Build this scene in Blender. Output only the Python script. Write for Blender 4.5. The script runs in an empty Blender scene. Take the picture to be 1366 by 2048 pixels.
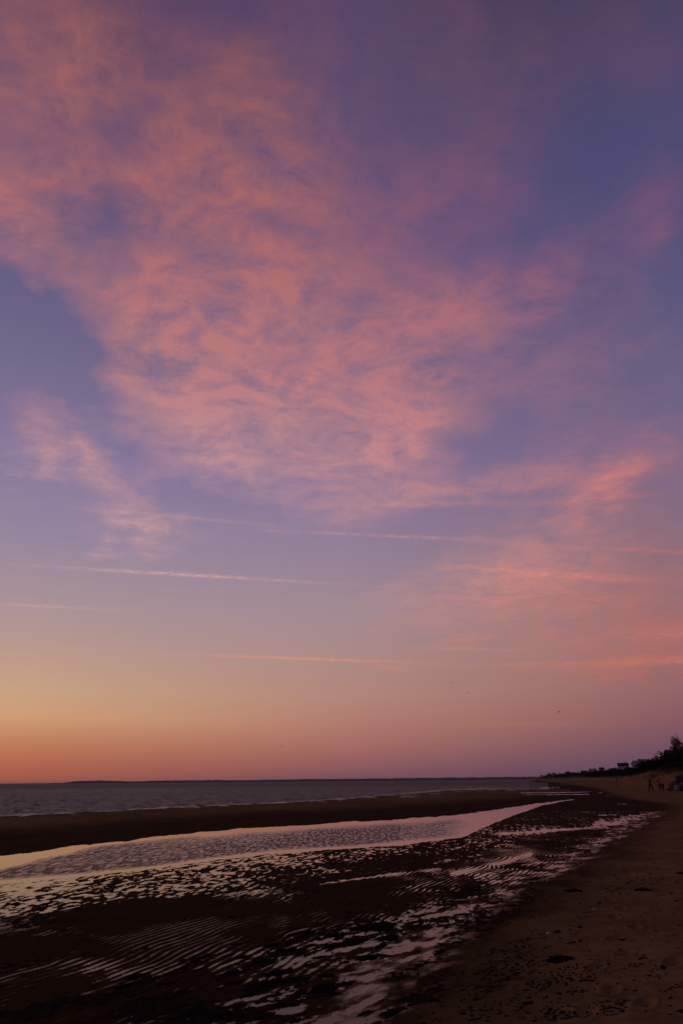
import bpy, bmesh, math, random
import numpy as np
from mathutils import Vector, Matrix

SC = bpy.context.scene
COL = SC.collection
rad = math.radians

# ------------------------------------------------------------------ camera
CAM_Z = 1.70
FPX = 2048 / 36.0 * 24.0            # focal length in photo pixels (24 mm lens, 36 mm tall frame)
HORIZON_Y = 1562.5
PITCH = math.atan((HORIZON_Y - 1024) / FPX)
ROLL = rad(0.42)
cam_data = bpy.data.cameras.new('camera')
cam_data.sensor_fit = 'VERTICAL'
cam_data.sensor_height = 36.0
cam_data.sensor_width = 24.0
cam_data.lens = 24.0
cam_data.clip_start = 0.05
cam_data.clip_end = 60000.0
cam = bpy.data.objects.new('camera', cam_data)
COL.objects.link(cam)
CAM_ROT = Matrix.Rotation(rad(90) + PITCH, 3, 'X') @ Matrix.Rotation(-ROLL, 3, 'Z')
cam.matrix_world = Matrix.Translation((0, 0, CAM_Z)) @ CAM_ROT.to_4x4()
SC.camera = cam
CR = np.array(CAM_ROT)

SC.view_settings.view_transform = 'Standard'
SC.view_settings.look = 'None'
SC.view_settings.exposure = 0.0
SC.view_settings.gamma = 1.0
SC.view_settings.use_curve_mapping = False
SC.cycles.use_denoising = True
SC.cycles.max_bounces = 6
SC.cycles.sample_clamp_indirect = 3.0


def pix_dir(px, py):
    """photo pixel -> unit world direction"""
    v = CR @ np.array([px - 683.0, 1024.0 - py, -FPX])
    return v / np.linalg.norm(v)


def pix_ground(px, py, z=0.0):
    d = pix_dir(px, py)
    t = (z - CAM_Z) / d[2]
    return d[0] * t, d[1] * t


def pix_at(px, py, dist):
    """point seen at a pixel, at a horizontal distance"""
    d = pix_dir(px, py)
    t = dist / math.hypot(d[0], d[1])
    return Vector((d[0] * t, d[1] * t, CAM_Z + d[2] * t))


def project(x, y, z=0.0):
    """world points -> photo pixels (numpy)"""
    q = np.stack([x, y, z - CAM_Z + 0 * x], -1) @ CR
    dz = np.maximum(-q[..., 2], 1e-3)
    return 683 + FPX * q[..., 0] / dz, 1024 - FPX * q[..., 1] / dz


def lin(c):
    """sRGB 0..255 -> linear rgba"""
    out = []
    for v in c:
        v = v / 255.0
        out.append(v / 12.92 if v <= 0.04045 else ((v + 0.055) / 1.055) ** 2.4)
    return (out[0], out[1], out[2], 1.0)


# ------------------------------------------------------------------ node helper
class NT:
    def __init__(self, tree):
        self.t = tree
        self.n = tree.nodes
        self.l = tree.links
        self.n.clear()

    def put(self, sock, val):
        if val is None:
            return
        if isinstance(val, bpy.types.NodeSocket):
            self.l.new(val, sock)
        else:
            sock.default_value = val

    def math(self, op, a, b=None, c=None, clamp=False):
        n = self.n.new('ShaderNodeMath')
        n.operation = op
        n.use_clamp = clamp
        for i, v in enumerate((a, b, c)):
            self.put(n.inputs[i], v)
        return n.outputs[0]

    def vmath(self, op, a, b=None, scale=None):
        n = self.n.new('ShaderNodeVectorMath')
        n.operation = op
        self.put(n.inputs[0], a)
        self.put(n.inputs[1], b)
        if scale is not None:
            self.put(n.inputs['Scale'], scale)
        return n.outputs['Value'] if op in ('DOT_PRODUCT', 'LENGTH', 'DISTANCE') else n.outputs[0]

    def mapr(self, v, a, b, c=0.0, d=1.0, kind='SMOOTHSTEP'):
        n = self.n.new('ShaderNodeMapRange')
        n.interpolation_type = kind
        n.clamp = True
        for i, x in enumerate((v, a, b, c, d)):
            self.put(n.inputs[i], x)
        return n.outputs[0]

    def mix(self, f, a, b, blend='MIX'):
        n = self.n.new('ShaderNodeMix')
        n.data_type = 'RGBA'
        n.blend_type = blend
        n.clamp_factor = True
        self.put(n.inputs['Factor'], f)
        self.put(n.inputs[6], a)
        self.put(n.inputs[7], b)
        return n.outputs[2]

    def ramp(self, f, stops, kind='LINEAR'):
        n = self.n.new('ShaderNodeValToRGB')
        r = n.color_ramp
        r.interpolation = kind
        while len(r.elements) < len(stops):
            r.elements.new(0.5)
        for i, (p, c) in enumerate(stops):
            r.elements[i].position = p
            r.elements[i].color = c
        self.put(n.inputs[0], f)
        return n.outputs[0]

    def noise(self, vec, scale, detail=4, rough=0.5, dist=0.0, dim='2D', color=False):
        n = self.n.new('ShaderNodeTexNoise')
        n.noise_dimensions = dim
        self.put(n.inputs['Vector'], vec)
        self.put(n.inputs['Scale'], scale)
        self.put(n.inputs['Detail'], detail)
        self.put(n.inputs['Roughness'], rough)
        self.put(n.inputs['Distortion'], dist)
        return n.outputs['Color'] if color else n.outputs['Fac']

    def mapping(self, vec, loc=(0, 0, 0), rot=(0, 0, 0), scale=(1, 1, 1), kind='POINT'):
        n = self.n.new('ShaderNodeMapping')
        n.vector_type = kind
        self.put(n.inputs['Vector'], vec)
        n.inputs['Location'].default_value = loc
        n.inputs['Rotation'].default_value = rot
        n.inputs['Scale'].default_value = scale
        return n.outputs[0]

    def sep(self, v):
        n = self.n.new('ShaderNodeSeparateXYZ')
        self.put(n.inputs[0], v)
        return n.outputs

    def comb(self, x, y, z):
        n = self.n.new('ShaderNodeCombineXYZ')
        for i, v in enumerate((x, y, z)):
            self.put(n.inputs[i], v)
        return n.outputs[0]


# ------------------------------------------------------------------ world: dusk sky with cirrus
SUN_AZ = -46.0        # degrees left of the view axis: where the sun went down
SUN_EL = 1.5
world = bpy.data.worlds.new('World')
SC.world = world
world.use_nodes = True
world.cycles.sampling_method = 'MANUAL'
world.cycles.sample_map_resolution = 256
W = NT(world.node_tree)
D = W.n.new('ShaderNodeTexCoord').outputs['Generated']
D = W.vmath('NORMALIZE', D)
dx, dy, dz = W.sep(D)
el = W.math('MULTIPLY', W.math('ARCSINE', W.math('MAXIMUM', dz, 0.0)), 57.2958)
flat = W.vmath('NORMALIZE', W.comb(dx, dy, 0.0))
sd = (math.sin(rad(SUN_AZ)), math.cos(rad(SUN_AZ)), 0.0)
off = W.math('MULTIPLY', W.math('ARCCOSINE', W.math('MINIMUM', W.math('MAXIMUM', W.vmath('DOT_PRODUCT', flat, sd), -1.0), 1.0)), 57.2958)
# fade of azimuth differences towards the zenith
elf = W.math('DIVIDE', el, 90.0, clamp=True)


def elev(y):
    return math.degrees(PITCH + math.atan((1024 - y) / FPX))


def column(rows, top, zenith):
    rows = [(y, c if y > 780 else (c[0] * .98, c[1] * .98, c[2] * .925)) for y, c in rows]
    st = [(max(0.0, elev(y)) / 90.0, lin(c)) for y, c in rows]
    st += [(elev(-60) / 90.0, lin(top)), (1.0, lin(zenith))]
    return W.ramp(elf, st)


col_left = column([(1562, (161, 88, 70)), (1530, (176, 100, 76)), (1490, (190, 122, 88)), (1440, (206, 156, 116)),
                   (1390, (200, 160, 128)), (1320, (186, 152, 140)), (1230, (168, 145, 150)),
                   (1100, (148, 132, 156)), (960, (132, 118, 154)), (780, (116, 106, 148)), (600, (96, 92, 138)),
                   (400, (96, 80, 124)), (150, (92, 70, 108))], (84, 62, 96), (60, 52, 88))
col_mid = column([(1562, (120, 78, 90)), (1530, (145, 92, 94)), (1490, (165, 108, 100)), (1440, (176, 124, 110)),
                  (1390, (178, 133, 122)), (1320, (172, 137, 134)), (1230, (162, 138, 146)),
                  (1100, (146, 128, 150)), (960, (132, 114, 148)), (780, (118, 104, 146)), (600, (104, 92, 140)),
                  (400, (94, 82, 130)), (150, (86, 74, 118))], (80, 66, 104), (58, 52, 90))
col_right = column([(1562, (84, 68, 94)), (1530, (96, 74, 96)), (1490, (120, 82, 96)), (1440, (142, 92, 98)),
                    (1390, (150, 102, 104)), (1320, (152, 108, 110)), (1230, (148, 108, 114)),
                    (1100, (134, 108, 126)), (960, (118, 102, 134)), (780, (102, 94, 138)), (600, (88, 82, 130)),
                    (400, (78, 75, 122)), (150, (70, 66, 102))], (62, 56, 84), (54, 50, 86))
col_back = column([(1562, (44, 42, 62)), (1440, (58, 52, 72)), (1320, (64, 58, 82)), (1100, (60, 58, 88)),
                   (780, (54, 54, 88)), (150, (50, 48, 82))], (50, 47, 80), (50, 47, 82))
base = W.mix(W.mapr(off, 21, 46, kind='LINEAR'), col_left, col_mid)
base = W.mix(W.mapr(off, 46, 71, kind='LINEAR'), base, col_right)
base = W.mix(W.mapr(off, 71, 140), base, col_back)

# cloud-layer coordinates: the sky seen as a flat sheet of thin cloud
hz = W.math('ADD', W.math('MAXIMUM', dz, 0.0), 0.10)
P = W.comb(W.math('DIVIDE', dx, hz), W.math('DIVIDE', dy, hz), 0.0)
warp_lo = W.vmath('SUBTRACT', W.noise(P, 2.2, 3, 0.55, color=True), (0.5, 0.5, 0.5))
warp_hi = W.vmath('SUBTRACT', W.noise(P, 9.0, 5, 0.6, color=True), (0.5, 0.5, 0.5))
Dw = W.vmath('ADD', D, W.vmath('SCALE', warp_lo, scale=0.11))
Dw = W.vmath('ADD', Dw, W.vmath('SCALE', warp_hi, scale=0.06))
Dc = W.vmath('ADD', D, W.vmath('SCALE', warp_hi, scale=0.0022))


def blob(vec, px, py, sx, sy, rot=0.0):
    """soft ellipse on the celestial sphere around the direction of a photo pixel"""
    c = Vector(pix_dir(px, py))
    a = rad(rot)
    t1 = Vector(pix_dir(px + 40 * math.cos(a), py + 40 * math.sin(a))) - c
    sa = t1.length / 40 * sx
    t1 = (t1 - c * t1.dot(c)).normalized()
    t2 = c.cross(t1).normalized()
    e = Vector(pix_dir(px - 40 * math.sin(a), py + 40 * math.cos(a))) - c
    sb = e.length / 40 * sy
    a = W.vmath('DOT_PRODUCT', vec, tuple(t1 / sa))
    b = W.vmath('DOT_PRODUCT', vec, tuple(t2 / sb))
    return W.math('POWER', 0.36788, W.math('MULTIPLY_ADD', a, a, W.math('MULTIPLY', b, b)))


def total(items, vec):
    s = None
    for it in items:
        amp, rest = it[0], it[1:]
        b = blob(vec, *rest)
        s = W.math('MULTIPLY', b, amp) if s is None else W.math('MULTIPLY_ADD', b, amp, s)
    return s


CLOUDS = [
    (.95, 110, 140, 300, 170, 20), (.85, 50, 470, 120, 130, 50), (.45, 330, 360, 220, 90, 0),
    (.62, 500, 210, 140, 140, 60), (.55, 450, 470, 220, 150, 30), (.50, 620, 370, 110, 130, 40),
    (.75, 310, 640, 150, 140, 45), (.65, 600, 570, 170, 110, -20), (.85, 500, 770, 270, 110, 15),
    (.70, 760, 660, 190, 90, -25), (.65, 800, 820, 130, 110, -30), (.36, 960, 620, 180, 90, -25),
    (.20, 1180, 470, 230, 80, -42), (.22, 1040, 590, 190, 80, -28), (.55, 660, 950, 270, 80, 0),
    (.45, 430, 890, 130, 80, 20), (.65, 215, 950, 120, 60, 55), (.40, 80, 900, 70, 40, 20),
    (.30, 300, 1060, 120, 32, 10), (.60, 1185, 985, 110, 34, -28), (.40, 1000, 960, 190, 34, -4),
    (.45, 1080, 1110, 220, 70, -20), (.35, 980, 1210, 220, 60, -8), (.30, 1400, 1280, 260, 40, -6),
    (.45, 1290, 1330, 260, 16, -2), (.42, 900, 60, 330, 140, 10), (.34, 960, 260, 170, 130, -50), (.25, 880, 430, 160, 90, -30),
    (.20, 800, 380, 150, 110, 0), (.30, 1280, 60, 180, 120, 0), (.30, 1330, 420, 70, 160, 10), (.30, 1100, 760, 200, 90, -20),
    (.35, 90, 830, 80, 100, 0), (.30, 1250, 900, 200, 60, -5), (.30, 1200, 1230, 260, 120, 0),
    (-.55, 225, 255, 100, 55, -10), (-.35, 395, 365, 45, 50, 0), (-.40, 190, 450, 40, 80, 10),
    (-.35, 560, 440, 90, 35, 20), (-.75, 30, 640, 100, 80, 40), (-.55, 130, 740, 55, 90, -35), (.35, 170, 900, 22, 50, -20), (.35, 90, 890, 50, 14, 15), (.35, 250, 1052, 55, 10, 8), (.30, 60, 930, 30, 18, -40), (-.30, 240, 900, 45, 45, 0),
    (-.30, 370, 990, 110, 40, 0), (-.20, 780, 930, 160, 22, 0), (-.25, 960, 870, 120, 50, -20),
    (.14, 1010, 1448, 190, 10, 1),
]
front = W.mapr(W.vmath('DOT_PRODUCT', D, tuple(pix_dir(683, 900))), 0.2, 0.5)
dens = W.math('MULTIPLY', total(CLOUDS, Dw), front)
# clouds go on at random outside the view
far_noise = W.mapr(W.noise(P, 0.9, 3, 0.5), 0.5, 0.75, 0.0, 0.45)
out_view = W.mapr(W.vmath('DOT_PRODUCT', D, tuple(pix_dir(683, 900))), 0.60, 0.78, 1.0, 0.0)
dens = W.math('MULTIPLY_ADD', far_noise, out_view, dens)
Ps = W.mapping(P, (0, 0, 0), (0, 0, rad(-28)), (1.0, 1.25, 1.0))
n1 = W.noise(Ps, 4.2, 9, 0.66, 0.35)
n2 = W.noise(Ps, 17.0, 5, 0.66, 0.3)
tex = W.math('MULTIPLY_ADD', n2, 0.42, W.math('MULTIPLY', n1, 0.88))
tex = W.mapr(tex, 0.43, 0.86, 0.30, 1.48, 'LINEAR')
dens = W.math('MULTIPLY', W.math('MAXIMUM', dens, 0.0), tex)
mask = W.mapr(dens, 0.05, 1.12, 0.0, 0.97, 'LINEAR')

cl_l = W.ramp(elf, [(elev(y) / 90, lin(c)) for y, c in
              [(1560, (190, 110, 80)), (1310, (212, 150, 128)), (1150, (212, 164, 160)), (960, (196, 146, 150)), (760, (187, 124, 126)),
               (480, (172, 106, 108)), (150, (158, 96, 92)), (-60, (136, 82, 86))]])
cl_r = W.ramp(elf, [(elev(y) / 90, lin(c)) for y, c in
              [(1560, (170, 90, 90)), (1310, (190, 104, 92)), (1150, (206, 122, 110)), (960, (196, 120, 122)), (760, (184, 116, 124)),
               (480, (128, 82, 116)), (150, (100, 70, 98)), (-60, (84, 62, 88))]])
cloud_col = W.mix(W.mapr(off, 38, 72, kind='LINEAR'), cl_l, cl_r)
cloud_col = W.mix(W.mapr(off, 72, 140), cloud_col, lin((66, 58, 84)))
sky = W.mix(mask, base, cloud_col)


def trail(x0, y0, x1, y1, th):
    a = math.degrees(math.atan2(y1 - y0, x1 - x0))
    return ((x0 + x1) / 2, (y0 + y1) / 2, math.hypot(x1 - x0, y1 - y0) / 3.0, th, a)


TRAILS = [(.52,) + trail(60, 1131, 600, 1162, 3.2), (.30,) + trail(140, 1138, 860, 1178, 2.6), (.30,) + trail(-250, 1196, 330, 1224, 3.5),
          (.90,) + trail(330, 1308, 920, 1328, 2.8), (.42,) + trail(500, 1060, 1120, 1086, 3.2),
          (.26,) + trail(900, 1082, 1700, 1120, 5), (.62,) + trail(860, 1128, 1230, 1160, 6),
          (.32,) + trail(600, 1014, 1080, 1003, 7), (.20,) + trail(100, 1010, 620, 1058, 3.5),
          (.34,) + trail(800, 1294, 1080, 1302, 3.5), (.30,) + trail(740, 1334, 840, 1338, 6),
          (.22,) + trail(560, 938, 760, 922, 4), (.30,) + trail(1060, 1336, 1640, 1304, 9), (.30,) + trail(1150, 1274, 1560, 1258, 13), (.16,) + trail(780, 1334, 1300, 1324, 4),
          (.40,) + trail(1050, 1010, 1330, 985, 7), (.35,) + trail(1000, 1140, 1400, 1168, 8), (.10,) + trail(860, 1448, 1250, 1450, 6)]
tr = W.math('MULTIPLY', total(TRAILS, Dc), front)
tr = W.math('MULTIPLY', tr, W.mapr(W.noise(Ps, 22.0, 5, 0.7), 0.36, 0.62, 0.18, 1.15, 'LINEAR'))
trail_col = W.mix(W.mapr(off, 32, 72, kind='LINEAR'), lin((220, 172, 162)), lin((212, 122, 104)))
trail_col = W.mix(W.mapr(el, 8.0, 13.0, kind='LINEAR'), lin((222, 138, 104)), trail_col)
sky = W.mix(W.math('MINIMUM', tr, 0.9), sky, trail_col)

bg = W.n.new('ShaderNodeBackground')
W.l.new(sky, bg.inputs['Color'])
bg.inputs['Strength'].default_value = 1.0
nish = W.n.new('ShaderNodeTexSky')
nish.sky_type = 'NISHITA'
nish.sun_disc = False
nish.sun_elevation = rad(-4.0)
nish.sun_rotation = rad(SUN_AZ)
bg2 = W.n.new('ShaderNodeBackground')
W.l.new(nish.outputs[0], bg2.inputs['Color'])
bg2.inputs['Strength'].default_value = 0.05
addsh = W.n.new('ShaderNodeAddShader')
W.l.new(bg.outputs[0], addsh.inputs[0])
W.l.new(bg2.outputs[0], addsh.inputs[1])
wout = W.n.new('ShaderNodeOutputWorld')
W.l.new(addsh.outputs[0], wout.inputs['Surface'])

# ------------------------------------------------------------------ sun: last warm glow from the left
sun_data = bpy.data.lights.new('sun', 'SUN')
sun_data.energy = 0.12
sun_data.angle = rad(14)
sun_data.color = (1.0, 0.62, 0.42)
sun = bpy.data.objects.new('sun', sun_data)
COL.objects.link(sun)
sv = Vector((math.sin(rad(SUN_AZ)) * math.cos(rad(7)), math.cos(rad(SUN_AZ)) * math.cos(rad(7)), math.sin(rad(7))))
sun.rotation_euler = sv.to_track_quat('Z', 'Y').to_euler()
sun.location = (-30, 30, 20)

# ------------------------------------------------------------------ numpy noise
def _hash(ix, iy, seed):
    h = (ix.astype(np.int64) * 374761393 + iy.astype(np.int64) * 668265263 + seed * 974711) & 0xFFFFFFFF
    h = ((h ^ (h >> 13)) * 1274126177) & 0xFFFFFFFF
    return ((h ^ (h >> 16)) & 0xFFFF) / 65535.0


def vnoise(x, y, seed=0):
    ix, iy = np.floor(x), np.floor(y)
    fx, fy = x - ix, y - iy
    fx = fx * fx * fx * (fx * (fx * 6 - 15) + 10)
    fy = fy * fy * fy * (fy * (fy * 6 - 15) + 10)
    a, b = _hash(ix, iy, seed), _hash(ix + 1, iy, seed)
    c, d = _hash(ix, iy + 1, seed), _hash(ix + 1, iy + 1, seed)
    return (a + (b - a) * fx) * (1 - fy) + (c + (d - c) * fx) * fy


def fbm(x, y, seed=0, octaves=4, gain=0.5):
    s, a, t = 0.0, 1.0, 0.0
    c, si = math.cos(0.6), math.sin(0.6)
    for i in range(octaves):
        s = s + a * (vnoise(x, y, seed + 17 * i) - 0.5)
        t += a
        a *= gain
        x, y = 2.03 * (c * x - si * y) + 5.2, 2.03 * (si * x + c * y) + 1.7
    return 2.0 * s / t           # about -1..1


def sstep(a, b, v):
    t = np.clip((v - a) / (b - a), 0, 1)
    return t * t * (3 - 2 * t)


def seg_dist(x, y, pts):
    """distance to an open polyline"""
    best = np.full(x.shape, 1e9)
    for (ax, ay), (bx, by) in zip(pts[:-1], pts[1:]):
        ex, ey = bx - ax, by - ay
        t = np.clip(((x - ax) * ex + (y - ay) * ey) / (ex * ex + ey * ey + 1e-12), 0, 1)
        best = np.minimum(best, (x - ax - t * ex) ** 2 + (y - ay - t * ey) ** 2)
    return np.sqrt(best)


def inside(x, y, pts):
    r = np.zeros(x.shape, bool)
    n = len(pts)
    for i in range(n):
        (ax, ay), (bx, by) = pts[i], pts[(i + 1) % n]
        if ay == by:
            continue
        c = ((ay > y) != (by > y)) & (x < (bx - ax) * (y - ay) / (by - ay) + ax)
        r ^= c
    return r


# ------------------------------------------------------------------ plan of the shore (photo pixels -> ground metres, water level z = 0)
WET_PX = [(690, 2048), (765, 1960), (825, 1900), (872, 1850), (935, 1815), (1010, 1782), (1085, 1748), (1150, 1712),
          (1232, 1662), (1290, 1634), (1322, 1617), (1308, 1608), (1262, 1602), (1222, 1594), (1200, 1584), (1188, 1577),
          (1140, 1569.5), (1105, 1565), (1080, 1562)]
WETLINE = [(-1.6, -40.0), (-1.0, -2.0), (-0.5, 3.0)] + [pix_ground(*p) for p in WET_PX]
BEACH_POLY = WETLINE + [(420, 1600), (3000, 1600), (3000, -40)]
FOOT = [(36, -60), (37, 20), (41, 62), (46.5, 95), (49, 115), (53, 133), (61.5, 156), (89, 229), (130, 337), (173, 491), (216, 687), (269, 963), (310, 1180), (420, 1600)]
BLUFF_POLY = FOOT + [(3000, 1600), (3000, -60)]
POOL_FAR = [(-500, 1784), (-200, 1742), (0, 1712), (100, 1700), (200, 1685), (350, 1669), (500, 1656), (650, 1647), (800, 1639), (900, 1631), (1000, 1619),
            (1070, 1608), (1140, 1599), (1165, 1595)]
POOL_NEAR = [(-500, 1812), (-200, 1786), (0, 1766), (200, 1749), (300, 1738), (430, 1719), (550, 1706), (700, 1696), (830, 1686), (920, 1675),
             (945, 1664), (985, 1646), (1030, 1630), (1085, 1611), (1135, 1601), (1165, 1595.5)]
SEA_PX = [(-700, 1668), (-300, 1645), (0, 1633), (180, 1625), (350, 1615), (500, 1609), (600, 1604), (700, 1597), (780, 1590), (850, 1584.5), (890, 1581),
          (960, 1578.5), (1040, 1577), (1075, 1573), (1120, 1570.5), (1095, 1566), (1062, 1563)]
STRIPS = [([(800, 1594.5), (880, 1592.5), (960, 1592)], .45), ([(1030, 1590.5), (1060, 1590), (1178, 1588.5)], .55),
          ([(1040, 1586), (1100, 1585.5), (1175, 1584), (1196, 1578.5)], .55),
          ([(1020, 1576), (1080, 1576), (1118, 1575)], 1.4),
          ([(1090, 1569), (1160, 1569), (1228, 1566.5)], 0.6),
          ([(1198, 1586), (1215, 1585), (1224, 1582.5)], 1.0)]
LOOPS = [([(1236, 1604), (1290, 1606), (1316, 1614), (1300, 1624), (1262, 1636), (1226, 1645), (1190, 1652)], 6.5),
         ([(1198, 1630), (1232, 1629)], 1.8), ([(1000, 1668), (1120, 1660), (1180, 1656)], 2.0), ([(905, 1748), (1000, 1727), (1060, 1709)], 3.5),
         ([(870, 1727), (965, 1708)], 2.6), ([(640, 1768), (760, 1752), (880, 1738)], 2.2)]
# px, py, mean height mm, ripple mm, hummock mm, water film
FLAT = [(0, 1780, -1, 0, 7, 0), (100, 1775, -1, 0, 7, 0), (250, 1765, 0, 0, 7, 0), (400, 1742, 0, 0, 7, 0), (550, 1722, 2, 0, 7, 0),
        (700, 1712, 3, 0, 7, 0), (850, 1700, 4, 0, 7, 0), (950, 1685, 4, 0, 7, 0), (1010, 1660, 4, 0, 7, 0), (1080, 1640, 5, 0, 6, 0),
        (1150, 1625, 5, 0, 6, 0), (1200, 1610, 4, 0, 6, 0), (0, 1830, -2, 0, 7, 0), (80, 1820, -1, 0, 7, 0), (150, 1800, 1, 0, 7, 0),
        (300, 1785, 2, 0, 7, 0), (450, 1765, 3, 0, 7, 0), (600, 1745, 5, 0, 7, 0), (750, 1732, 8, 2, 5, 0), (900, 1715, 8, 3, 4, 0),
        (0, 1860, -3, 2, 5, 0), (60, 1862, -2, 3, 4, 0), (140, 1850, 9, 3, 3, 0), (220, 1830, 14, 1, 2, 0), (330, 1818, 14, 2, 2, 0),
        (450, 1815, 12, 3, 2, 0), (560, 1818, 9, 4, 2, 0), (650, 1800, 9, 4, 2, 0), (740, 1772, 8, 4, 2, 0), (10, 1890, 11, 3, 2, 0),
        (110, 1885, 8, 5, 1, 0), (150, 1905, 4, 7, 1, 0), (250, 1880, 2, 8, 0, 0), (350, 1860, 1, 8, 0, 0), (450, 1845, 1, 8, 0, 0),
        (550, 1832, 3, 7, 0, 0), (300, 1920, 3, 7, 0, .1), (400, 1900, 2, 8, 0, .1), (500, 1880, 3, 7, 0, .1), (600, 1845, 4, 6, 1, .1),
        (650, 1828, 3, 6, 1, .1), (60, 1940, 3, 6, 0, 0), (700, 1808, 2, 6, 1, .1), (800, 1778, 3, 7, 0, .1), (900, 1755, 4, 7, 0, .1),
        (1000, 1728, 4, 7, 0, .1), (1060, 1703, 4, 6, 0, 0), (1120, 1680, 4, 5, 2, 0), (170, 1943, 1, 3, 1, .3), (240, 1945, 0, 3, 1, .3),
        (100, 1955, 2, 3, 1, .2), (520, 1800, -1, 3, 2, 0), (600, 1800, 0, 3, 2, 0), (1080, 1732, 3, 4, 0, .8), (1000, 1758, 3, 4, 0, .8),
        (900, 1790, 4, 4, 0, .7), (850, 1820, 4, 3, 0, .8), (790, 1855, 5, 2, 1, .8), (700, 1885, 5, 3, 2, .7), (600, 1905, 5, 3, 2, .65),
        (500, 1945, 4, 4, 1, .5), (400, 1965, 4, 5, 1, .35), (300, 1985, 4, 6, .5, .25), (200, 2000, 4, 6, .5, .2), (60, 2005, 4, 6, .5, .1),
        (800, 1900, 6, 1, 1, .9), (700, 1960, 7, 1, 1, .75), (600, 2010, 7, 1, 1, .75), (450, 2040, 5, 2, 1, .5), (200, 2060, 4, 6, .5, .2),
        (0, 2060, 5, 6, .5, .1), (1180, 1690, 4, 3, 2, .6)]
FLAT = np.array(FLAT, float)
FLAT[:, 2] += np.where(FLAT[:, 3] >= 5, 0.6, 0.0)        # ripple fields: only the troughs hold water


FEET = []
_r = random.Random(31)
for x0, y0, a0 in ((1.6, 5.5, 24), (2.6, 5.8, 30), (3.4, 7.5, 27), (1.2, 4.6, 33), (5.0, 9.0, 29)):
    fx, fy = x0, y0
    for k_ in range(24):
        aa = rad(a0 + _r.gauss(0, 5))
        fx += math.sin(aa) * .68
        fy += math.cos(aa) * .68
        sd_ = .10 if k_ % 2 else -.10
        FEET.append((fx + math.cos(aa) * sd_, fy - math.sin(aa) * sd_, aa + _r.gauss(0, .12)))
for k_ in range(60):
    FEET.append((_r.uniform(1, 9), _r.uniform(6, 18), _r.uniform(0, 6.28)))


def yline(px, pts):
    p = np.array(pts)
    return np.interp(px, p[:, 0], p[:, 1])


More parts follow.
